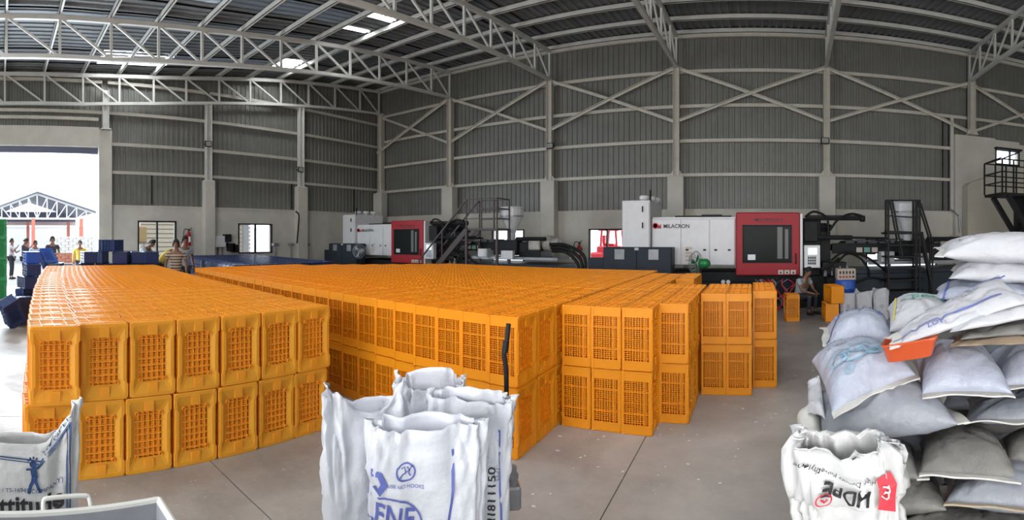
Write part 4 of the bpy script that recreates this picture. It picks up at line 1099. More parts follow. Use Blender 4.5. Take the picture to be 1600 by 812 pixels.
for k in range(5):
    flat_sack(.75, 2.72, .155*k, .7, .5, .165, -.25, 70+k, 'grey', 'grey sack under the blue-print sack at the back of the pile, %s tier' % ordinal(k+1))
# empty bags thrown on the pile
EG = 'empty bags on the pile'
EB = dict(top=.55, nu=46, nv=30)
sack('empty_bag', [(1482,535,2.1),(1690,530,2.1),(1670,508,2.5),(1488,518,2.5)], .035, 84, 'brown', 'flat brown paper bag lying under the white empty bags', EG, wr=.8, cat='bag', **EB)
sack('empty_bag', [(1500,524,2.15),(1680,512,2.2),(1660,488,2.6),(1500,512,2.5)], .05, 83, 'dirty', 'flattened greyish empty bag between the brown and the white ones', EG, wr=.9, cat='bag', **EB)
sack('empty_bag', [(1484,512,2.12),(1670,480,2.25),(1650,450,2.6),(1478,500,2.35)], .07, 82, 'white', 'flattened white empty bag with blue print, second from the top of the heap', EG, wr=.9, cat='bag',
     prints=[('t','LOT',.35,.5,0,.05,'ink_blue'), ('g',line((-.3,0),(.3,0),.012),.45,.8,0.05,1,'ink_blue')], **EB)
sack('empty_bag', [(1402,535,2.12),(1612,466,2.25),(1560,424,2.65),(1394,517,2.30)], .09, 81, 'white', 'long flattened white bag with blue stripes sloping down to the orange tray', EG, wr=1.0, cat='bag', hem=['l'],
     prints=[('g',line((-.36,0),(.42,.0),.014,30),.42,.86,-.02,1,'ink_blue'), ('g',line((-.3,0),(.3,0),.010,30),.40,.22,-.02,1,'ink_blue'), ('t','LOT:',.3,.12,0,.045,'ink_blue'), ('t','H1811150',.62,.66,0,.04,'ink_grey')], **EB)
# orange tray
def tray():
    m = mat('red_orange_plastic', (0.62, 0.10, 0.03), .35, trans=.15)
    rim = C3([(1376,541,2.15),(1464,527,2.08),(1470,511,2.45),(1384,524,2.5)])
    cen = sum(rim, Vector())/4; out = [p for p in rim]; bot = [cen+(p-cen)*.8-Vector((0,0,.085)) for p in rim]
    def rnd(q, z=0):
        r_ = []
        for i in range(4):
            a, p, c = q[i-1], q[i], q[(i+1) % 4]
            for t in (0, .5, 1):
                e0 = p+(a-p).normalized()*.035; e1 = p+(c-p).normalized()*.035
                r_.append((e0*(1-t)**2+p*2*t*(1-t)+e1*t*t)+Vector((0,0,z)))
        return r_
    inn = [cen+(p-cen)*.93 for p in rim]; ib = [cen+(p-cen)*.76-Vector((0,0,.075)) for p in rim]
    b = MB(); b.loft([rnd(bot), rnd([cen+(p-cen)*.96 for p in rim], -.008), rnd(out, -.008), rnd(out), rnd(inn), rnd(ib)], cap=True)
    o = b.build('plastic_tray', m); tag(o, 'red-orange plastic tray lying tilted on the sacks under the white empty bag', 'tray')
tray()

# ------------------------------------------------------------------ open upright bags
def film(name, col, tr=.25, rough=.35, tp=.0):
    return mat(name, col, rough, trans=tr, transp=tp, bump=.55, bump_scale=13)
M['film'] = film('milky_white_film', (0.84, 0.86, 0.92), .30, .3, .06)
M['film_grey'] = film('greyish_film', (0.72, 0.72, 0.72), .2, .45)
M['film_clear'] = film('clear_milky_film', (0.62, 0.62, 0.66), .3, .3, .18)
M['granules'] = mat('grey_granules', (0.30, 0.32, 0.36), .7, noise_amt=.4, noise_scale=60)
class Bag:
    def __init__(s, cx, cy, z0, yaw, w, dpt, h, seed, rim, fill=.55, lean=(0,0), mouth=.35, crumple=1.0, waist=0.0, n=.55, taper=0.0):
        s.__dict__.update(locals())
    def S(s, t, v, off=0.0):
        """t: angle round the bag (front = -pi/2), v: height 0..1"""
        a = s.w/2; b = s.dpt/2
        f = min(1, max(0, (v-s.fill)/(1-s.fill)))
        a *= 1-s.taper*v; b2 = b*(1-(1-s.mouth)*f**.8); a2 = a*(1+.05*f-s.waist*math.sin(PI*min(1,v/.9)))
        base = min(1, v/.08)**.5; a2 *= .9+.1*base; b2 *= .8+.2*base
        n = s.n
        ct, st = math.cos(t), math.sin(t)
        x = a2*math.copysign(abs(ct)**n, ct); y = b2*math.copysign(abs(st)**n, st)
        z = s.h*v
        k = .25+f
        q = Vector((ct*1.3+s.seed*5.1, st*1.3+s.seed*2.3, v*1.2))
        w = (noise.noise(Vector((ct*4+s.seed, st*4, v*1.6)))*.030*k+noise.noise(Vector((ct*7+s.seed*3, st*7, v*2.4)))*.009*k+noise.noise(q*9)*.004)*s.crumple
        r1 = abs(noise.noise(Vector((ct*3+v*2.5+s.seed*4, st*3-v*2, v*4+7)))); w -= .022*s.crumple*(1-min(1, r1*4))*k; r2 = abs(noise.noise(Vector((ct*5-v*3+s.seed*2, st*3+v*4, v*7+3)))); w += .012*s.crumple*(1-min(1, r2*5))*k
        nrm = Vector((ct, st*2.0, 0)).normalized()
        z += s.rim(t, v)*max(0, (v-.6)/.4)**1.5
        x += nrm.x*(w+off)+s.lean[0]*v; y += nrm.y*(w+off)+s.lean[1]*v
        cy, sy = math.cos(s.yaw), math.sin(s.yaw)
        return Vector((s.cx+x*cy-y*sy, s.cy+x*sy+y*cy, s.z0+z))
    def tparam(s, t_lin):
        return t_lin
    def build(s, label, group, m='film', nt=84, nv=44, name='open_bag', content=True, cat='bag'):
        r = thing(name, label, cat, (s.cx, s.cy, s.z0), group=group)
        b = MB(); vs = []; fs = []
        for j in range(nv+1):
            v = (j/nv)
            for i in range(nt): vs.append(s.S(2*PI*i/nt, v))
        for j in range(nv+1):
            v = (j/nv)
            for i in range(nt): vs.append(s.S(2*PI*i/nt, v, -.0025))
        o = (nv+1)*nt
        for j in range(nv):
            for i in range(nt):
                k = (i+1) % nt
                fs.append((j*nt+i, j*nt+k, (j+1)*nt+k, (j+1)*nt+i)); fs.append((o+j*nt+i, o+(j+1)*nt+i, o+(j+1)*nt+k, o+j*nt+k))
        for i in range(nt):
            k = (i+1) % nt; fs.append((nv*nt+i, nv*nt+k, o+nv*nt+k, o+nv*nt+i))
        fs.append(tuple(range(nt-1, -1, -1)))
        b.add(vs, fs); s.body = b.build('bag_film', M[m], r, smooth=True); s.r = r
        if content:
            b = MB(); rings = []
            for j in range(9):
                v = .01+s.fill*.92*j/8; rings.append([s.S(2*PI*i/32, v, -.012) for i in range(32)])
            c = sum((Vector(p) for p in rings[-1]), Vector())/32
            rings.append([Vector(p).lerp(c, .5)+Vector((0,0,.03)) for p in rings[-1]])
            b.loft([[tuple(p) for p in q] for q in rings]); b.build('granules', M['granules'], r, smooth=True)
        return r
    def front(s, x, z, off=.004):
        """x metres to the right of the front middle, z metres above the bag base -> point just outside the front face"""
        a = s.w/2*.98*(1-s.taper*z/s.h); x = x-0; u = max(-.999, min(.999, x/a)); ct = math.copysign(abs(u)**(1/s.n), u)
        t = -math.acos(max(-1, min(1, ct))); 
        p = s.S(t, max(0, min(1, z/s.h)), off)
        return p
    def print(s, g, ink, name='print', off=.005):
        b = MB(); b.add([s.front(x, z, off) for x, z in g[0]], g[1]); return b.build(name, M[ink], s.r)
def toward(px, d): a = az(px); return d*math.sin(a), d*math.cos(a), -a    # x, y, yaw that faces the camera

# trolley the centre bags stand on
tx, ty, tyaw = toward(680, 2.12)
r = thing('hand_trolley', 'low trolley with a bent black push bar under the centre bags', 'trolley', (tx, ty, 0), tyaw)
def ql(n, f, m): b = MB(); f(b); return b.build(n, M[m], r, local=True)
ql('platform', lambda b: b.cbox(-.52, .42, -.42, .42, .12, .16, .01), 'greymetal')
for x in (-.42, .32):
    for y in (-.3, .3): ql('wheel', lambda b: b.lathe([(.06,-.02),(.06,.02),(.01,.02)], (x, y, .06), 14, 'x'), 'rubber')
hp = atD(791, 503, 2.50); loc_ = Matrix.Rotation(-tyaw, 4, 'Z') @ (Vector((hp.x-tx, hp.y-ty, hp.z)))
hx, hy, hz = loc_
ql('push_bar', lambda b: b.tube(bez([(hx, hy, .14), (hx, hy, .6), (hx, hy, .98), (hx-.012, hy, 1.10), (hx+.004, hy, 1.17), (hx+.012, hy, 1.25)], 6), .013, 10), 'black')
ql('push_bar_grip', lambda b: b.tube([(hx-.008, hy, 1.1), (hx, hy, 1.16)], .017, 10), 'rubber')
ql('clamp', lambda b: (b.cbox(hx-.04, hx+.07, hy-.06, hy+.06, .30, .42, .01), b.tube([(hx+.03, hy-.03, .42), (hx+.03, hy-.03, .52)], .02, 10), b.tube([(hx+.03, hy-.03, .46), (hx+.03, hy-.03, .48)], .03, 10)), 'greymetal')

CG = 'white film bags on the trolley'
def pk(t, *ps):
    """rim height: pointed peaks and dips at given angles"""
    return sum(h_*max(0, 1-abs((t-c_+PI) % (2*PI)-PI)/w_) for c_, h_, w_ in ps)
x, y, w_ = toward(580, 2.05)
bag1 = Bag(x, y, .165, w_+.45, .40, .17, .84, 1, lambda t, v: pk(t, (2.9,.10,1.2), (4.1,.06,.5), (5.4,.08,.5), (.2,.02,.8), (4.75,-.05,.5)), fill=.42, mouth=.3, lean=(-.01,0))
bag1.build('translucent white bag at the left of the centre group, grey granules showing low', CG)
x, y, w_ = toward(672, 2.42)
bag2 = Bag(x, y, .165, w_-.1, .33, .20, .80, 2, lambda t, v: pk(t, (1.4,.08,1.3), (3.0,.06,.5), (0,.05,.5), (4.7,-.03,1.)), fill=.5, mouth=.45)
bag2.build('white bag at the back of the centre group, its open mouth highest', CG, 'film')
x, y, w_ = toward(732, 2.14)
bag3 = Bag(x, y, .165, w_-.12, .37, .18, .82, 3, lambda t, v: pk(t, (0,.02,.4), (1.6,.04,1.2), (5.2,-.03,.6), (3.6,.04,.6)), fill=.5, mouth=.35)
bag3.build('white bag at the right of the centre group, stamped H1811150', CG)
bag3.print(strip2d([(.137,.70),(.140,.55),(.140,.45),(.146,.38),(.149,.2),(.147,.1)],.008), 'ink_blue')
bag3.print(text2d('H1811150', .046, .108, .42, .015, PI/2, 1.25), 'ink_black')
bag3.print(text2d('LOT:', .032, .128, .52, .001, PI/2), 'ink_grey')
x, y, w_ = toward(667, 1.86)
bag4 = Bag(x, y, .165, w_+.08, .445, .20, .81, 4, lambda t, v: pk(t, (3.2,.03,.5), (4.4,-.02,.5), (1.6,.03,1.2), (6.1,.02,.4)), fill=.5, mouth=.35)
bag4.build('white bag in front of the centre group with a blue oval LENE emblem', CG)
def sh2(g, dx, dz): return [(p[0]+dx, p[1]+dz) for p in g[0]], g[1]
em = join2d(ring2d(.125,.10,.007, -2.0, 1.9, 50, -.125, .34), strip2d([(-.20,.43),(-.21,.48),(-.185,.52),(-.15,.52),(-.135,.485),(-.155,.455),(-.175,.475)], .026), text2d('LENE', .105, -.125, .37, .02, -.12, .8), sc2(small_print(12), .024, -.125, .305), sc2(small_print(13), .020, -.12, .275))
bag4.print(sh2(em, -.02, .125), 'ink_blue', 'emblem_print')
hk = join2d(ring2d(.036,.036,.006, cx=-.045, cy=.53), line((-.068,.508),(-.02,.552),.005), strip2d([(-.06,.545),(-.05,.55),(-.045,.535),(-.05,.52)],.005), strip2d([(-.04,.55),(-.03,.54),(-.035,.525),(-.028,.515)],.005), text2d('USE NO HOOKS', .018, -.045, .478, .001, -.1))
bag4.print(sh2(hk, -.035, .125), 'ink_blue', 'emblem_print')
bag4.print(strip2d([(.095,.72),(.094,.65),(.09,.58),(.085,.54),(.07,.46),(.06,.35),(.055,.2)],.010), 'ink_blue')
bag4.print(text2d('LOT:', .05, .050, .40, .003, PI/2), 'ink_blue')

# grey bin at the lower left and the bag behind it
bm_ = mat('pale_grey_enamelled_steel', (.34,.35,.38), .4, noise_amt=.2, noise_scale=6)
r = thing('metal_bin', 'grey sheet metal bin on legs with a loop handle, lower left corner', 'bin', (-1.08, -.2, 0))
bx0, bx1, by0, by1, bz0, bz1 = -1.38, -.78, -.75, .475, .55, .90
def Q(n, f, m=bm_): return quick(n, f, m, r)
Q('side_panel', lambda b: b.box(bx0, bx0+.012, by0, by1, bz0, bz1)); Q('side_panel', lambda b: b.box(bx1-.012, bx1, by0, by1, bz0, bz1))
Q('end_panel', lambda b: b.box(bx0, bx1, by1-.012, by1, bz0, bz1)); Q('end_panel', lambda b: b.box(bx0, bx1, by0, by0+.012, bz0, bz1))
Q('floor_panel', lambda b: b.box(bx0, bx1, by0, by1, bz0, bz0+.012))
Q('rolled_rim', lambda b: (b.tube([(bx0,by0,bz1),(bx0,by1,bz1)], .011, 8), b.tube([(bx1,by0,bz1),(bx1,by1,bz1)], .011, 8), b.tube([(bx0,by1,bz1),(bx1,by1,bz1)], .011, 8), b.tube([(bx0,by0,bz1),(bx1,by0,bz1)], .011, 8)), M['steel_w'])
Q('loop_handle', lambda b: b.tube(bez([(bx0-.005,.13,bz1-.03),(bx0-.05,.13,bz1+.005),(bx0-.055,.15,bz1+.015),(bx0-.055,.25,bz1+.015),(bx0-.05,.27,bz1+.005),(bx0-.005,.27,bz1-.03)], 4), .007, 8), M['steel_w'])
for a_ in (bx0+.03, bx1-.03):
    for c_ in (by0+.03, by1-.03): Q('leg', lambda b: b.bar((a_, c_, 0), (a_, c_, bz0), .04), M['greymetal'])
x, y, w_ = toward(12, 1.74)
lb = Bag(x, y, 0, w_-.02, .50, .16, 1.0, 6, lambda t, v: pk(t, (5.6,.07,.8), (6.1,.10,.7), (4.9,-.05,.45), (3.6,.06,.9), (1.6,-.02,1.)), fill=.75, mouth=.35, crumple=.8, n=.42)
lb.build('greyish white sack printed in navy with a stick figure, behind the metal bin', 'printed bag', 'film_grey')
fig = join2d(ring2d(.015,.017,.015, cx=0, cy=.03, n=16), strip2d([(-.028,.0),(-.005,.005),(.018,.015),(.042,.05)], .010), strip2d([(0,.01),(.008,-.03),(.006,-.05)], .026), strip2d([(.004,-.045),(-.008,-.07),(-.016,-.105)], .014), strip2d([(.010,-.045),(.022,-.075),(.034,-.10)], .013),
             *[line((.022*math.cos(a), .03+.024*math.sin(a)), (.032*math.cos(a), .03+.035*math.sin(a)), .007, 2) for a in (1.0,1.5,2.0,2.5)])
lb.print(([(x_*.8+.085, y_*.8+.905) for x_, y_ in fig[0]], fig[1]), 'ink_navy')
lb.print(text2d('(AN ISO / TS-16949 COMPANY)', .022, .045, .828, .0006, .05, .95), 'ink_navy')
lb.print(text2d('Attitude', .085, .055, .775, .03, .06, .95), 'ink_black')
lb.print(join2d(strip2d([(-.2,.955),(-.05,.95),(.06,.945),(.11,.94),(.16,.965),(.205,.985)], .005), strip2d([(-.2,.946),(-.05,.941),(.06,.935),(.11,.93),(.16,.954),(.197,.973)], .0035), line((.205,.985),(.217,.6),.005), line((.197,.973),(.207,.6),.0035)), 'ink_navy')
lb.print(text2d('TO OPEN', .024, .165, .985, .0006, .35), 'ink_navy')
lb.print(join2d(line((.135,.965),(.168,1.03),.005), ([(.155,1.025),(.185,1.03),(.18,1.06)], [(0,1,2)])), 'ink_navy')

# three clear-topped bags by the drum
for k, (px_, d_, lab) in enumerate([(1325, 9.9, 'milky bag left of three standing before the dark base, against the blue drum'), (1350, 9.8, 'milky bag, middle of the three standing before the dark base'), (1376, 9.9, 'milky bag right of three standing before the dark base')]):
    x, y, w_ = toward(px_, d_)
    bb = Bag(x, y, 0, w_+.1*k, .34, .24, .58+.02*k, 10+k, lambda t, v: .04*math.cos(2*t+k)+.02*math.sin(3*t), fill=.55, mouth=.4)
    bb.build(lab, 'three milky bags by the drum', 'film_clear', nt=40, nv=20)
    bb.print(([(a, c+.30) for a, c in [(p[0]*.08, p[1]*.08) for p in hooks[0]]], hooks[1]), 'ink_grey', off=.01)
# open HDPE bag in front of the pile
x, y, w_ = toward(1348, 1.80)
hb = Bag(x, y, .0, w_-.05, .47, .28, .94, 21, lambda t, v: pk(t, (3.1,.05,.6), (0,.0,.6), (4.7,-.04,1.0), (1.6,.0,1.)), fill=.35, mouth=.42, crumple=1.7, lean=(-.075,.0), n=.7, taper=.22)
hb.build('open crumpled white bag with an upside-down HDPE print in front of the pile', 'HDPE bag', 'film_grey', name='open_bag')
# the rolled-down cuff is part of the bag
b = MB(); NT = 64; vs = []; fs = []
prof = [(.985, -.004), (1.0, .010), (.97, .022), (.90, .024), (.84, .022), (.815, .016), (.81, .008)]
def cuff(t, k, extra=0):
    v, off = prof[k]; dip = (1-math.sin(t))*.5
    return hb.S(t, v-(.03*dip*(k/6)), off+extra)
for k in range(len(prof)):
    for i in range(NT): vs.append(cuff(2*PI*i/NT, k))
for k in range(len(prof)-1):
    for i in range(NT): fs.append((k*NT+i, k*NT+(i+1) % NT, (k+1)*NT+(i+1) % NT, (k+1)*NT+i))
b.add(vs, fs); b.build('rolled_cuff', M['film_grey'], hb.r, smooth=True)
def cprint(g, ink):
    b = MB(); b.add([hb.front(x_, z_-.06, .052) for x_, z_ in g[0]], g[1]); b.build('print', M[ink], hb.r)
an = PI-.24
cprint(text2d('HDPE', .066, .012, .865, .03, an, .95), 'ink_black')
cprint(text2d('High Density Polyethylene', .024, -.015, .925, .0008, an), 'ink_black')
cprint(strip2d([(.128,.80),(.138,.83),(.141,.87),(.135,.905)], .05), 'ink_red')
b = MB(); g_ = text2d('E', .05, .135, .86, .004, an); b.add([hb.front(x_, z_-.06, .056) for x_, z_ in g_[0]], g_[1]); b.build('print', M['ink_white'], hb.r)
cprint(join2d(ring2d(.022,.022,.004, cx=-.06, cy=.845), strip2d([(-.068,.85),(-.06,.837),(-.052,.845)], .007)), 'ink_red')
# crumpled bags stuffed against the flank of the pile
for k, (c_, T_, m_, lab) in enumerate([
    ([(1246,800,2.0),(1285,812,1.9),(1290,700,2.3),(1248,700,2.35)], .06, 'dirty', 'crumpled grey bag hanging down the aisle flank of the pile, lowest one'),
    ([(1250,720,2.15),(1290,730,2.05),(1285,615,2.5),(1246,650,2.45)], .07, 'hem', 'crumpled dirty white bag hanging down the aisle flank, middle one'),
    ([(1262,640,2.3),(1290,650,2.2),(1280,580,2.6),(1262,590,2.6)], .05, 'white', 'crumpled white bag with a yellow line sticking out below the emblem sack')]):
    sack('crumpled_bag', c_, T_, 90+k, m_, lab, 'crumpled bags on the aisle flank', wr=1.8, nu=26, nv=26, cat='bag')
for k, (c_, lab) in enumerate([([(1085,830,1.75),(1150,830,1.75),(1145,806,1.95),(1095,806,1.95)], 'white bag edge just showing at the bottom frame left of the pile'), ([(1230,840,1.6),(1300,840,1.6),(1290,808,1.8),(1235,808,1.8)], 'white bag edge at the bottom frame below the flank')]): pass
# ================================================================== PEOPLE
def skinmesh(verts, edges, radii, root=0, sub=1):
    me = bpy.data.meshes.new('skin_graph'); me.from_pydata([tuple(v) for v in verts], edges, [])
    o = bpy.data.objects.new('skin_graph', me); COL.objects.link(o)
    md = o.modifiers.new('s', 'SKIN'); md.use_smooth_shade = True
    for i, r_ in enumerate(radii):
        rr = r_ if isinstance(r_, tuple) else (r_, r_)
        me.skin_vertices[0].data[i].radius = rr; me.skin_vertices[0].data[i].use_root = (i == root)
    if sub: ss = o.modifiers.new('u', 'SUBSURF'); ss.levels = sub; ss.render_levels = sub
    dg = bpy.context.evaluated_depsgraph_get(); out = bpy.data.meshes.new_from_object(o.evaluated_get(dg))
    bpy.data.objects.remove(o); bpy.data.meshes.remove(me)
    for p in out.polygons: p.use_smooth = True
    return out
def person(loc, yaw, label, J, shirt, trousers, h=1.0, sleeve=.5, skirt=None, stripes=None, long_shirt=False):
    """J: joints in local metres, x right of the figure's own left-right axis, -y is where it faces"""
    r = thing('person', label, 'person', loc, yaw, group='workers'); r.scale = (h, h, h)
    V = lambda k: Vector(J[k])
    verts = []; rad = []; edges = []; ix = {}
    def add(k, p, rr, par=None):
        ix[k] = len(verts); verts.append(Vector(p)); rad.append(rr)
        if par is not None: edges.append((ix[par], ix[k]))
    add('pelvis', V('pelvis'), (.14,.105))
    add('belly', V('pelvis').lerp(V('chest'), .45), (.125,.10), 'pelvis'); add('chest', V('chest'), (.15,.11), 'belly')
    nb = V('chest').lerp(V('neck'), .85); add('neck', nb, .055, 'chest')
    hd = V('head'); nk = V('neck'); up = (hd-nk).normalized()
    face = Vector(J.get('face', (0,-1,0))).normalized()
    add('jaw', nk+up*.075-face*-.02, (.062,.066), 'neck'); add('skull', hd+up*.02, (.076,.088), 'jaw'); add('crown', hd+up*.085-face*.01, (.055,.06), 'skull')
    add('nose', hd+face*.095-up*.005, .014, 'skull')
    for s, n in ((-1, 'L'), (1, 'R')):
        add('sh'+n, V('sh'+n), .062, 'chest'); add('ua'+n, V('sh'+n).lerp(V('el'+n), .5), .047, 'sh'+n); add('el'+n, V('el'+n), .037, 'ua'+n)
        add('wr'+n, V('wr'+n), .025, 'el'+n)
        d = (V('wr'+n)-V('el'+n)).normalized(); pm = V('wr'+n)+d*.06; add('pa'+n, pm, (.030,.020), 'wr'+n)
        sd = d.cross(Vector((0,0,1)));  sd = sd.normalized() if sd.length > .1 else Vector((0,1,0)); dn = sd.cross(d)
        for q in range(4):
            f0 = pm+d*.035+sd*(.024*(q-1.5)/1.5); L_ = (.055,.065,.06,.045)[q]
            add('f%d%s' % (q, n), f0, .0085, 'pa'+n); add('g%d%s' % (q, n), f0+d*L_*.6+dn*.012, .008, 'f%d%s' % (q, n)); add('h%d%s' % (q, n), f0+d*L_*.9+dn*.035, .007, 'g%d%s' % (q, n))
        add('th'+n, pm-d*.02+sd*.035+dn*.01, .010, 'pa'+n); add('ti'+n, pm+d*.02+sd*.055+dn*.02, .008, 'th'+n)
        add('hp'+n, V('hp'+n), .092, 'pelvis'); add('tm'+n, V('hp'+n).lerp(V('kn'+n), .5), .075, 'hp'+n); add('kn'+n, V('kn'+n), .055, 'tm'+n)
        add('ca'+n, V('kn'+n).lerp(V('an'+n), .35), .054, 'kn'+n); add('an'+n, V('an'+n), .036, 'ca'+n)
        add('fo'+n, V('an'+n)+Vector((0,-.10,-.045)), .035, 'an'+n); add('to'+n, V('an'+n)+Vector((0,-.18,-.055)), .028, 'fo'+n)
    def part(name, me, m, parent=r):
        me.materials.clear(); 
        for mm in (m if isinstance(m, list) else [m]): me.materials.append(mm)
        o = bpy.data.objects.new(name, me); COL.objects.link(o); o.parent = parent; return o
    body = part('body', skinmesh(verts, edges, rad, 0, 1), M['skin'])
    # shirt
    g = 1.16; v2 = []; e2 = []; r2 = []
    def a2(p, rr, par=None):
        v2.append(Vector(p)); r2.append(rr)
        if par is not None: e2.append((par, len(v2)-1))
        return len(v2)-1
    hem = V('pelvis')+(V('pelvis')-V('chest')).normalized()*(.22 if long_shirt else .06)
    c = a2(V('chest'), (.165,.125)); bl = a2(V('pelvis').lerp(V('chest'), .45), (.150,.125), c); pv = a2(V('pelvis'), (.158,.128), bl); a2(hem, (.165,.135), pv)
    a2(V('chest').lerp(V('neck'), .62), (.075,.07), c)
    for n in 'LR':
        k = a2(V('sh'+n), .074, c); k = a2(V('sh'+n).lerp(V('el'+n), .55), .062, k)
        if sleeve > .6: k = a2(V('el'+n), .05, k); a2(V('el'+n).lerp(V('wr'+n), .85), .038, k)
    sh = part('shirt', skinmesh(v2, e2, r2, 0, 1), shirt)
    v2 = []; e2 = []; r2 = []
    c = a2(V('pelvis'), (.148,.115))
    for n in 'LR':
        k = a2(V('hp'+n), .104, c); k = a2(V('hp'+n).lerp(V('kn'+n), .5), .086, k); k = a2(V('kn'+n), .068, k); a2(V('kn'+n).lerp(V('an'+n), .9), .058, k)
    part('trousers', skinmesh(v2, e2, r2, 0, 1), trousers)
    for n in 'LR':
        an_ = V('an'+n); b = MB(); b.loft([[(an_.x+.045*math.cos(a)*s_, an_.y-.06+.13*math.sin(a)*s_, an_.z+z) for a in [2*PI*q/12 for q in range(12)]] for s_, z in ((.9,-.085),(1,-.07),(.95,-.04),(.6,-.01))])
        b.build('sandal', M['black'], r, local=True)
    if skirt:
        b = MB(); p = V('pelvis'); b.loft([[(p.x+.17*s_*math.cos(a), p.y+.14*s_*math.sin(a), p.z+z) for a in [2*PI*q/20 for q in range(20)]] for s_, z in ((1.15,-.34),(1.1,-.2),(1.05,0),(.98,.12))]); b.build('waist_cloth', skirt, r, local=True)
    # hair, eyes, brows, ears, mouth
    R = face.cross(up).normalized(); f_ = up.cross(R).normalized(); 
    def P(a, b_, c_): return hd+R*a+f_*b_+up*c_
    b = MB(); rings = []
    for j in range(7):
        ph = PI/2*j/6*1.15
        rings.append([tuple(P(.086*math.cos(a)*math.cos(PI/2-ph), -.018+.098*math.sin(a)*math.cos(PI/2-ph)*(1 if math.sin(a) < 0 else .78), .045+.098*math.sin(PI/2-ph)-(0 if math.sin(a) > -.2 else .05*ph))) for a in [2*PI*q/18 for q in range(18)]])
    b.loft(rings); b.build('hair', M['hair'], r, local=True, smooth=True)
    for s in (-1, 1):
        b = MB(); b.lathe([(.001,-.011),(.008,-.007),(.011,0),(.008,.007),(.001,.011)], tuple(P(s*.031, .078, .012)), 8); b.build('eye', M['ink_black'], r, local=True, smooth=True)
        b = MB(); b.bar(P(s*.016, .086, .032), P(s*.046, .078, .034), .007, .007); b.build('eyebrow', M['hair'], r, local=True)
        b = MB(); b.lathe([(.004,-.03),(.012,-.02),(.014,.01),(.006,.028)], tuple(P(s*.083, -.0, -.0)), 8); b.build('ear', M['skin'], r, local=True, smooth=True)
    b = MB(); b.bar(P(-.022, .080, -.045), P(.022, .080, -.045), .008, .007); b.build('mouth', mat('brown_lips', (.12,.04,.035), .5), r, local=True)
    b = MB(); b.bar(P(-.024, .083, -.033), P(.024, .083, -.033), .006, .008); b.build('moustache', M['hair'], r, local=True)
    return r
def pose(**k):
    J = dict(pelvis=(0,0,.93), chest=(0,-.01,1.27), neck=(0,0,1.45), head=(0,-.02,1.58),
             shL=(-.19,0,1.38), elL=(-.25,.02,1.10), wrL=(-.25,-.06,.87), shR=(.19,0,1.38), elR=(.25,.02,1.10), wrR=(.25,-.06,.87),
             hpL=(-.09,0,.88), knL=(-.10,-.02,.48), anL=(-.11,.02,.09), hpR=(.09,0,.88), knR=(.10,-.02,.48), anR=(.11,.02,.09))
    J.update(k); return J
front_ = dict(elL=(-.25,-.05,1.10), wrL=(-.12,-.27,1.12), elR=(.25,-.05,1.10), wrR=(.10,-.28,1.10))
chin = dict(elL=(-.22,-.12,1.12), wrL=(-.06,-.26,1.32), elR=(.22,-.12,1.10), wrR=(.05,-.28,1.15))
bend = dict(pelvis=(0,.10,.95), chest=(0,-.10,1.26), neck=(0,-.22,1.41), head=(0,-.32,1.50), face=(0,-1,-.6), shL=(-.19,-.14,1.35), shR=(.19,-.14,1.35), elL=(-.22,-.32,.98), elR=(.22,-.32,.98), wrL=(-.15,-.50,.84), wrR=(.15,-.50,.84), hpL=(-.09,.1,.87), hpR=(.09,.1,.87))
deep = dict(pelvis=(0,.16,.92), chest=(0,-.12,1.20), neck=(0,-.30,1.27), head=(0,-.42,1.27), face=(0,-.5,-1), shL=(-.19,-.2,1.24), shR=(.19,-.2,1.24), elL=(-.22,-.34,.80), elR=(.22,-.34,.80), wrL=(-.15,-.46,.62), wrR=(.15,-.46,.62), hpL=(-.09,.16,.87), hpR=(.09,.16,.87))
cl = lambda n, c, **k: mat(n, c, .8, **k)
c_white = cl('white_cotton', (.5,.5,.53)); c_dark = cl('dark_cotton', (.015,.016,.03)); c_polo = cl('dark_polo', (.03,.03,.045)); c_yel = cl('yellow_cotton', (.50,.36,.05)); c_jean = cl('dark_trousers', (.025,.025,.035))
c_orange = cl('orange_cloth', (.6,.12,.02)); c_grey = cl('grey_cotton', (.33,.36,.38)); c_lblue = cl('pale_blue_cotton', (.42,.52,.65))
def striped():
    m = bpy.data.materials.new('striped_knit'); m.use_nodes = True; N = m.node_tree.nodes; L = m.node_tree.links
    tc = N.new('ShaderNodeTexCoord'); w = N.new('ShaderNodeTexWave'); w.bands_direction = 'Z'; w.inputs['Scale'].default_value = 4.6; w.inputs['Distortion'].default_value = .6
    rp = N.new('ShaderNodeValToRGB'); rp.color_ramp.elements[0].position = .42; rp.color_ramp.elements[1].position = .58
    rp.color_ramp.elements[0].color = (.10,.055,.04,1); rp.color_ramp.elements[1].color = (.42,.34,.26,1)
    L.new(tc.outputs['Object'], w.inputs['Vector']); L.new(w.outputs['Fac'], rp.inputs['Fac']); L.new(rp.outputs['Color'], N['Principled BSDF'].inputs['Base Color']); N['Principled BSDF'].inputs['Roughness'].default_value = .85
    return m
def at_feet(px, d): a = az(px); return (d*math.sin(a), d*math.cos(a), 0)
def fac(px): return -az(px)     # yaw with which the figure (facing -y) faces the camera
person(at_feet(18, 19.6), fac(18)+1.2, 'man in white patterned shirt and dark trousers, leftmost at the door', pose(**chin), c_white, c_jean, .98)
person(at_feet(38, 18.8), fac(38)+1.3, 'person in long black clothes, head bowed, second from left outside', pose(**{**chin, 'head': (0,-.08,1.56), 'face': (0,-1,-.4)}), c_dark, c_dark, 1.0, sleeve=1, long_shirt=True)
person(at_feet(55, 18.0), fac(55)+.3, 'man in pale shirt with an orange cloth round his waist, outside the door', pose(elR=(.27,-.02,1.1), wrR=(.34,-.12,.88)), c_lblue, c_jean, .93, skirt=c_orange)
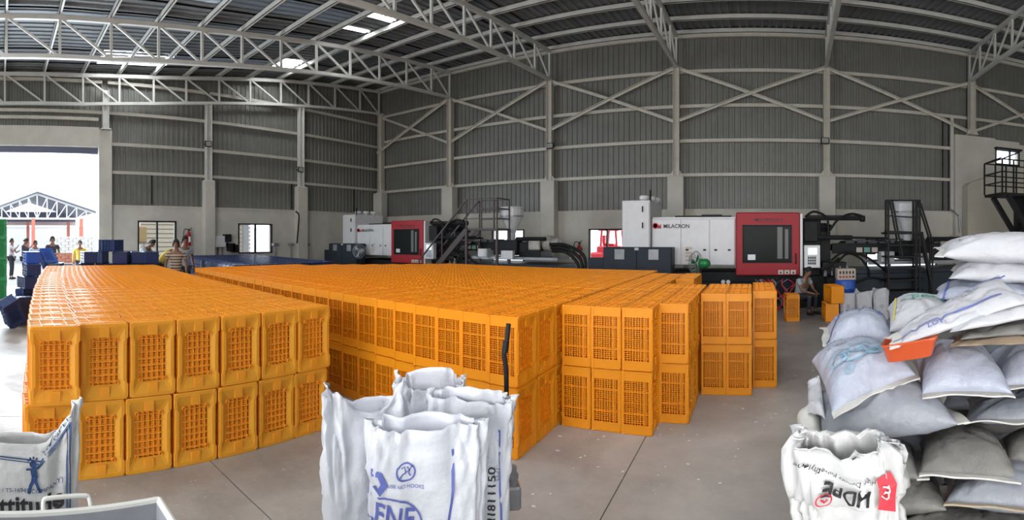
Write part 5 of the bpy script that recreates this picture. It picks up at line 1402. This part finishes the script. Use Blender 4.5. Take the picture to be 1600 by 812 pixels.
person(at_feet(82, 17.6), fac(82)+.1, 'tall man in a dark polo shirt, hands before his chest, at the door', pose(**front_), c_polo, c_jean, 1.02)
person(at_feet(125, 17.0), fac(125)-.1, 'man in a yellow shirt, arms down, right side of the doorway', pose(), c_yel, c_jean, .94, sleeve=1)
person(at_feet(222, 14.2), fac(226)+PI-2.0, 'worker in a grey shirt bending to the right before the window', pose(**bend), c_grey, c_jean, 1.02)
person(at_feet(256, 13.4), fac(252)+1.2, 'worker in a yellow shirt bent deep over the navy crates', pose(**deep), c_yel, c_jean, 1.06)
person(at_feet(275, 11.2), fac(275), 'man in a brown and cream striped shirt behind the left crate block', pose(), striped(), c_jean, .97)
person(at_feet(288, 12.4), fac(288)+.5, 'dark-haired man in grey half hidden behind the striped-shirt man', pose(), c_grey, c_jean, 1.02)
sit = dict(pelvis=(0,.12,.42), chest=(0,-.02,.72), neck=(0,-.10,.90), head=(0,-.17,1.02), face=(0,-1,-.45), shL=(-.19,-.05,.82), shR=(.19,-.05,.82), elL=(-.23,-.16,.58), elR=(.23,-.16,.58), wrL=(-.10,-.38,.52), wrR=(.08,-.38,.52),
           hpL=(-.10,.10,.40), hpR=(.10,.10,.40), knL=(-.13,-.32,.46), knR=(.13,-.32,.46), anL=(-.12,-.28,.09), anR=(.12,-.30,.09))
person(at_feet(1254, 10.75), fac(1254)+.9, 'man in a pale T-shirt seated low before the right machine', pose(**sit), c_grey, c_jean, .92)
st = atZ(1254, 485, 0); sx_, sy_, _ = at_feet(1256, 10.85)
r = thing('stool', 'small dark stool under the seated man', 'stool', (sx_, sy_, 0))
quick('seat', lambda b: b.cbox(sx_-.15, sx_+.15, sy_-.15, sy_+.15, .24, .27, .01), M['black'], r)
for a_ in (-.12, .12):
    for c_ in (-.12, .12): quick('leg', lambda b: b.bar((sx_+a_, sy_+c_, 0), (sx_+a_*.9, sy_+c_*.9, .24), .03), M['black'], r)

# ================================================================== OUTSIDE
struct(quick('ground', lambda b: b.box(-75, XL-.26, -30, 45, -.3, -.02), mat('pale_yard_concrete', (.45,.45,.45), .8, noise_amt=.2, noise_scale=.6)))
struct(quick('ground', lambda b: b.box(XL-.25, 14, YB+.26, 45, -.3, -.02), mat('pale_yard_concrete_b', (.45,.45,.45), .8)))
struct(quick('ground', lambda b: b.box(XL-.25, 30, -40, YF-.01, -.3, -.02), mat('pale_yard_concrete_c', (.40,.40,.38), .8)))
struct(quick('door_threshold', lambda b: b.box(XL-.6, XL-.24, -3.6, 3.4, -.02, .0), M['floor']))
# open shed with a white gable truss
SX = -31.0
r = thing('open_shed', 'open-sided shed with a white gable truss and blue-grey roof across the yard', 'shed', (SX-4, 2.3, 0))
sg = mat('blue_grey_roof_sheet', (.13,.15,.20), .5); ww = mat('white_truss_paint', (.75,.75,.75), .5); rw = mat('red_oxide_post', (.55,.17,.12), .6)
G = lambda px_, py_: atX(px_, py_, SX)
apex = G(58, 303); eL = G(-25, 334); eR = G(150, 334)
for e_ in (eL, eR):
    quick('roof_slope', lambda b: b.loft([[(x_, apex.y, apex.z+.15), (x_, apex.y, apex.z+.08), (x_, e_.y, e_.z+.08), (x_, e_.y, e_.z+.15)] for x_ in (SX+.3, SX-9)]), sg, r)
    quick('top_chord', lambda b: b.bar(apex, e_, .12), ww, r)
    for i in range(1, 6):
        t = i/6; p = apex.lerp(e_, t); q = Vector((SX, p.y, eL.z-.35+.35*0)); p2 = apex.lerp(e_, (i-1)/6); 
        quick('vertical_strut', lambda b: b.bar(p, (SX, p.y, eL.z-.3), .07), ww, r)
        quick('diagonal_strut', lambda b: b.bar((SX, p2.y, eL.z-.3), p, .06), ww, r)
quick('vertical_strut', lambda b: b.bar(apex, (SX, apex.y, eL.z-.3), .08), ww, r)
quick('bottom_chord', lambda b: b.bar((SX, eL.y, eL.z-.3), (SX, eR.y, eL.z-.3), .12), ww, r)
for px_ in (-20, 52, 127):
    for x_ in (SX, SX-6): quick('post', lambda b: b.bar((x_, G(px_,380).y, 0), (x_, G(px_,380).y, eL.z-.3), .22), rw, r)
quick('back_cladding', lambda b: corrugated(b, eL.y, eR.y, 3.0, eL.z+.6, lambda u, z, d: (SX-8.6+d, u, z), pitch=.5, depth=.06), sg, r)
quick('fascia_rail', lambda b: b.box(SX-8.5, SX-8.4, eL.y, eR.y, 2.7, 3.0), mat('pink_grey_band', (.5,.38,.38), .7), r)
# stacked block wall and low red brick courses behind the people
r = thing('block_stack', 'low stack of white blocks in courses behind the people outside', 'block wall', (-27.5, 4.2, 0))
wb = mat('whitewashed_block', (.6,.58,.56), .8, noise_amt=.2); rbk = mat('red_brick', (.40,.15,.09), .8, noise_amt=.3); me0 = None
def brick_row(parent, x_, y0, y1, z, L_, H_, m, off):
    global me0
    n = int((y1-y0)/L_)
    for i in range(n):
        key = (m.name, L_, H_)
        if key not in brick_cache:
            b = MB(); b.cbox(-.15, .15, -L_/2+.012, L_/2-.012, .008, H_-.008, .012); o = b.build('brick', m, parent, local=True); brick_cache[key] = o.data
        else: o = bpy.data.objects.new('brick', brick_cache[key]); COL.objects.link(o); o.parent = parent
        o.location = (x_-parent.location.x, y0+(i+.5)*L_+off-parent.location.y, z)
brick_cache = {}
for k in range(5): brick_row(r, -27.5, 2.4, 5.6, .16*k, .45, .16, rbk, .2*(k % 2))
for k in range(6): brick_row(r, -27.5, 2.4, 5.6, .8+.16*k, .45, .16, wb, .2*(k % 2))
wp = thing('yard_wall', 'white yard wall beyond the shed', 'wall', (-43, 5, 0))
quick('wall_body', lambda b: (b.box(-43, -42.8, -14, 30, 0, 2.6), b.box(-43.05, -42.75, -14, 30, 2.6, 2.7)), mat('white_yard_wall', (.62,.62,.64), .8), wp)
# things seen through the windows
r = thing('yard_shutter_hut', 'tan slatted hut side seen through the two left windows', 'hut', (-20.5, 8.5, 0))
tan_ = mat('tan_slats', (.52,.46,.38), .7)
for i in range(13): quick('slat', lambda b: b.box(-20.5, -20.45, 6.15, 11.8, .3+.2*i, .46+.2*i), tan_, r)
quick('hut_body', lambda b: b.box(-22.5, -20.52, 6.2, 11.4, 0, 3.1), mat('pale_hut_wall', (.45,.42,.38), .8), r)
quick('ladder_fan', lambda b: b.box(-20.2,-20.1,11.2,11.5,0,2.4), M['greymetal'], r)
o = quick('cardboard_box', lambda b: (b.cbox(-19.2, -18.6, 5.25, 5.9, 1.5, 2.15, .02),), mat('tan_cardboard', (.42,.30,.16), .8)); tag(o, 'tan box on a rack outside the first left window', 'box')
o = quick('rack', lambda b: (b.box(-19.3,-18.5,5.1,6.0,1.44,1.5), b.box(-19.3,-19.24,5.1,5.16,0,1.44), b.box(-18.56,-18.5,5.94,6.0,0,1.44), b.box(-18.56,-18.5,5.1,5.16,0,1.44), b.box(-19.3,-19.24,5.94,6.0,0,1.44)), M['greymetal']); tag(o, 'grey rack outside the first left window', 'rack')
# red forklift seen through the window left of the right machine
rv = mat('bright_red_machine', (.60,.02,.04), .4)
c0 = atY(951, 390, YB+2.6); fx, fy = c0.x, c0.y
r = thing('forklift', 'bright red forklift parked outside the window by the white cabinet', 'forklift', (fx, fy, 0))
quick('chassis', lambda b: (b.cbox(fx-.65, fx+.6, fy-.4, fy+1.2, .25, .95, .06), b.cbox(fx-.45, fx+.62, fy-.3, fy+1.0, .95, 1.35, .05)), rv, r)
quick('counterweight', lambda b: b.cbox(fx-.7, fx-.1, fy-.45, fy+1.2, .45, 1.1, .08), rv, r)
quick('seat', lambda b: (b.cbox(fx-.3, fx+.2, fy+.1, fy+.6, 1.35, 1.45, .03), b.cbox(fx-.32, fx-.2, fy+.1, fy+.6, 1.4, 1.8, .03)), rv, r)
quick('overhead_guard', lambda b: (b.box(fx-.4, fx+.5, fy-.2, fy+.9, 1.98, 2.05), b.bar((fx-.3,fy-.15,1.3),(fx-.25,fy-.15,2.0),.08), b.bar((fx+.4,fy-.15,1.3),(fx+.35,fy-.15,2.0),.08), b.bar((fx-.3,fy+.85,1.3),(fx-.25,fy+.85,2.0),.08), b.bar((fx+.4,fy+.85,1.3),(fx+.35,fy+.85,2.0),.08)), rv, r)
for x_ in (-.4, .4):
    for y_ in (-.42, 1.2): quick('wheel', lambda b: b.lathe([(.28,-.09),(.30,-.06),(.30,.06),(.28,.09),(.01,.09)], (fx+x_, fy+y_, .3), 18, 'y'), M['rubber'], r)
# small white litter of granules on the slab
b = MB(); random.seed(3)
for k in range(160):
    x_ = random.uniform(-2.6, 1.6); y_ = random.uniform(2.6, 6.5); s_ = random.uniform(.004, .013); a_ = random.uniform(0, PI)
    b.loft([[(x_+s_*math.cos(a_+q*PI/2)*(1.5 if q % 2 else .8), y_+s_*math.sin(a_+q*PI/2), z_) for q in range(4)] for z_ in (0, .002)])
tag(b.build('litter', mat('white_litter', (.7,.68,.64), .7)), 'small white scraps scattered on the concrete between crates and sacks', 'litter', kind='stuff')
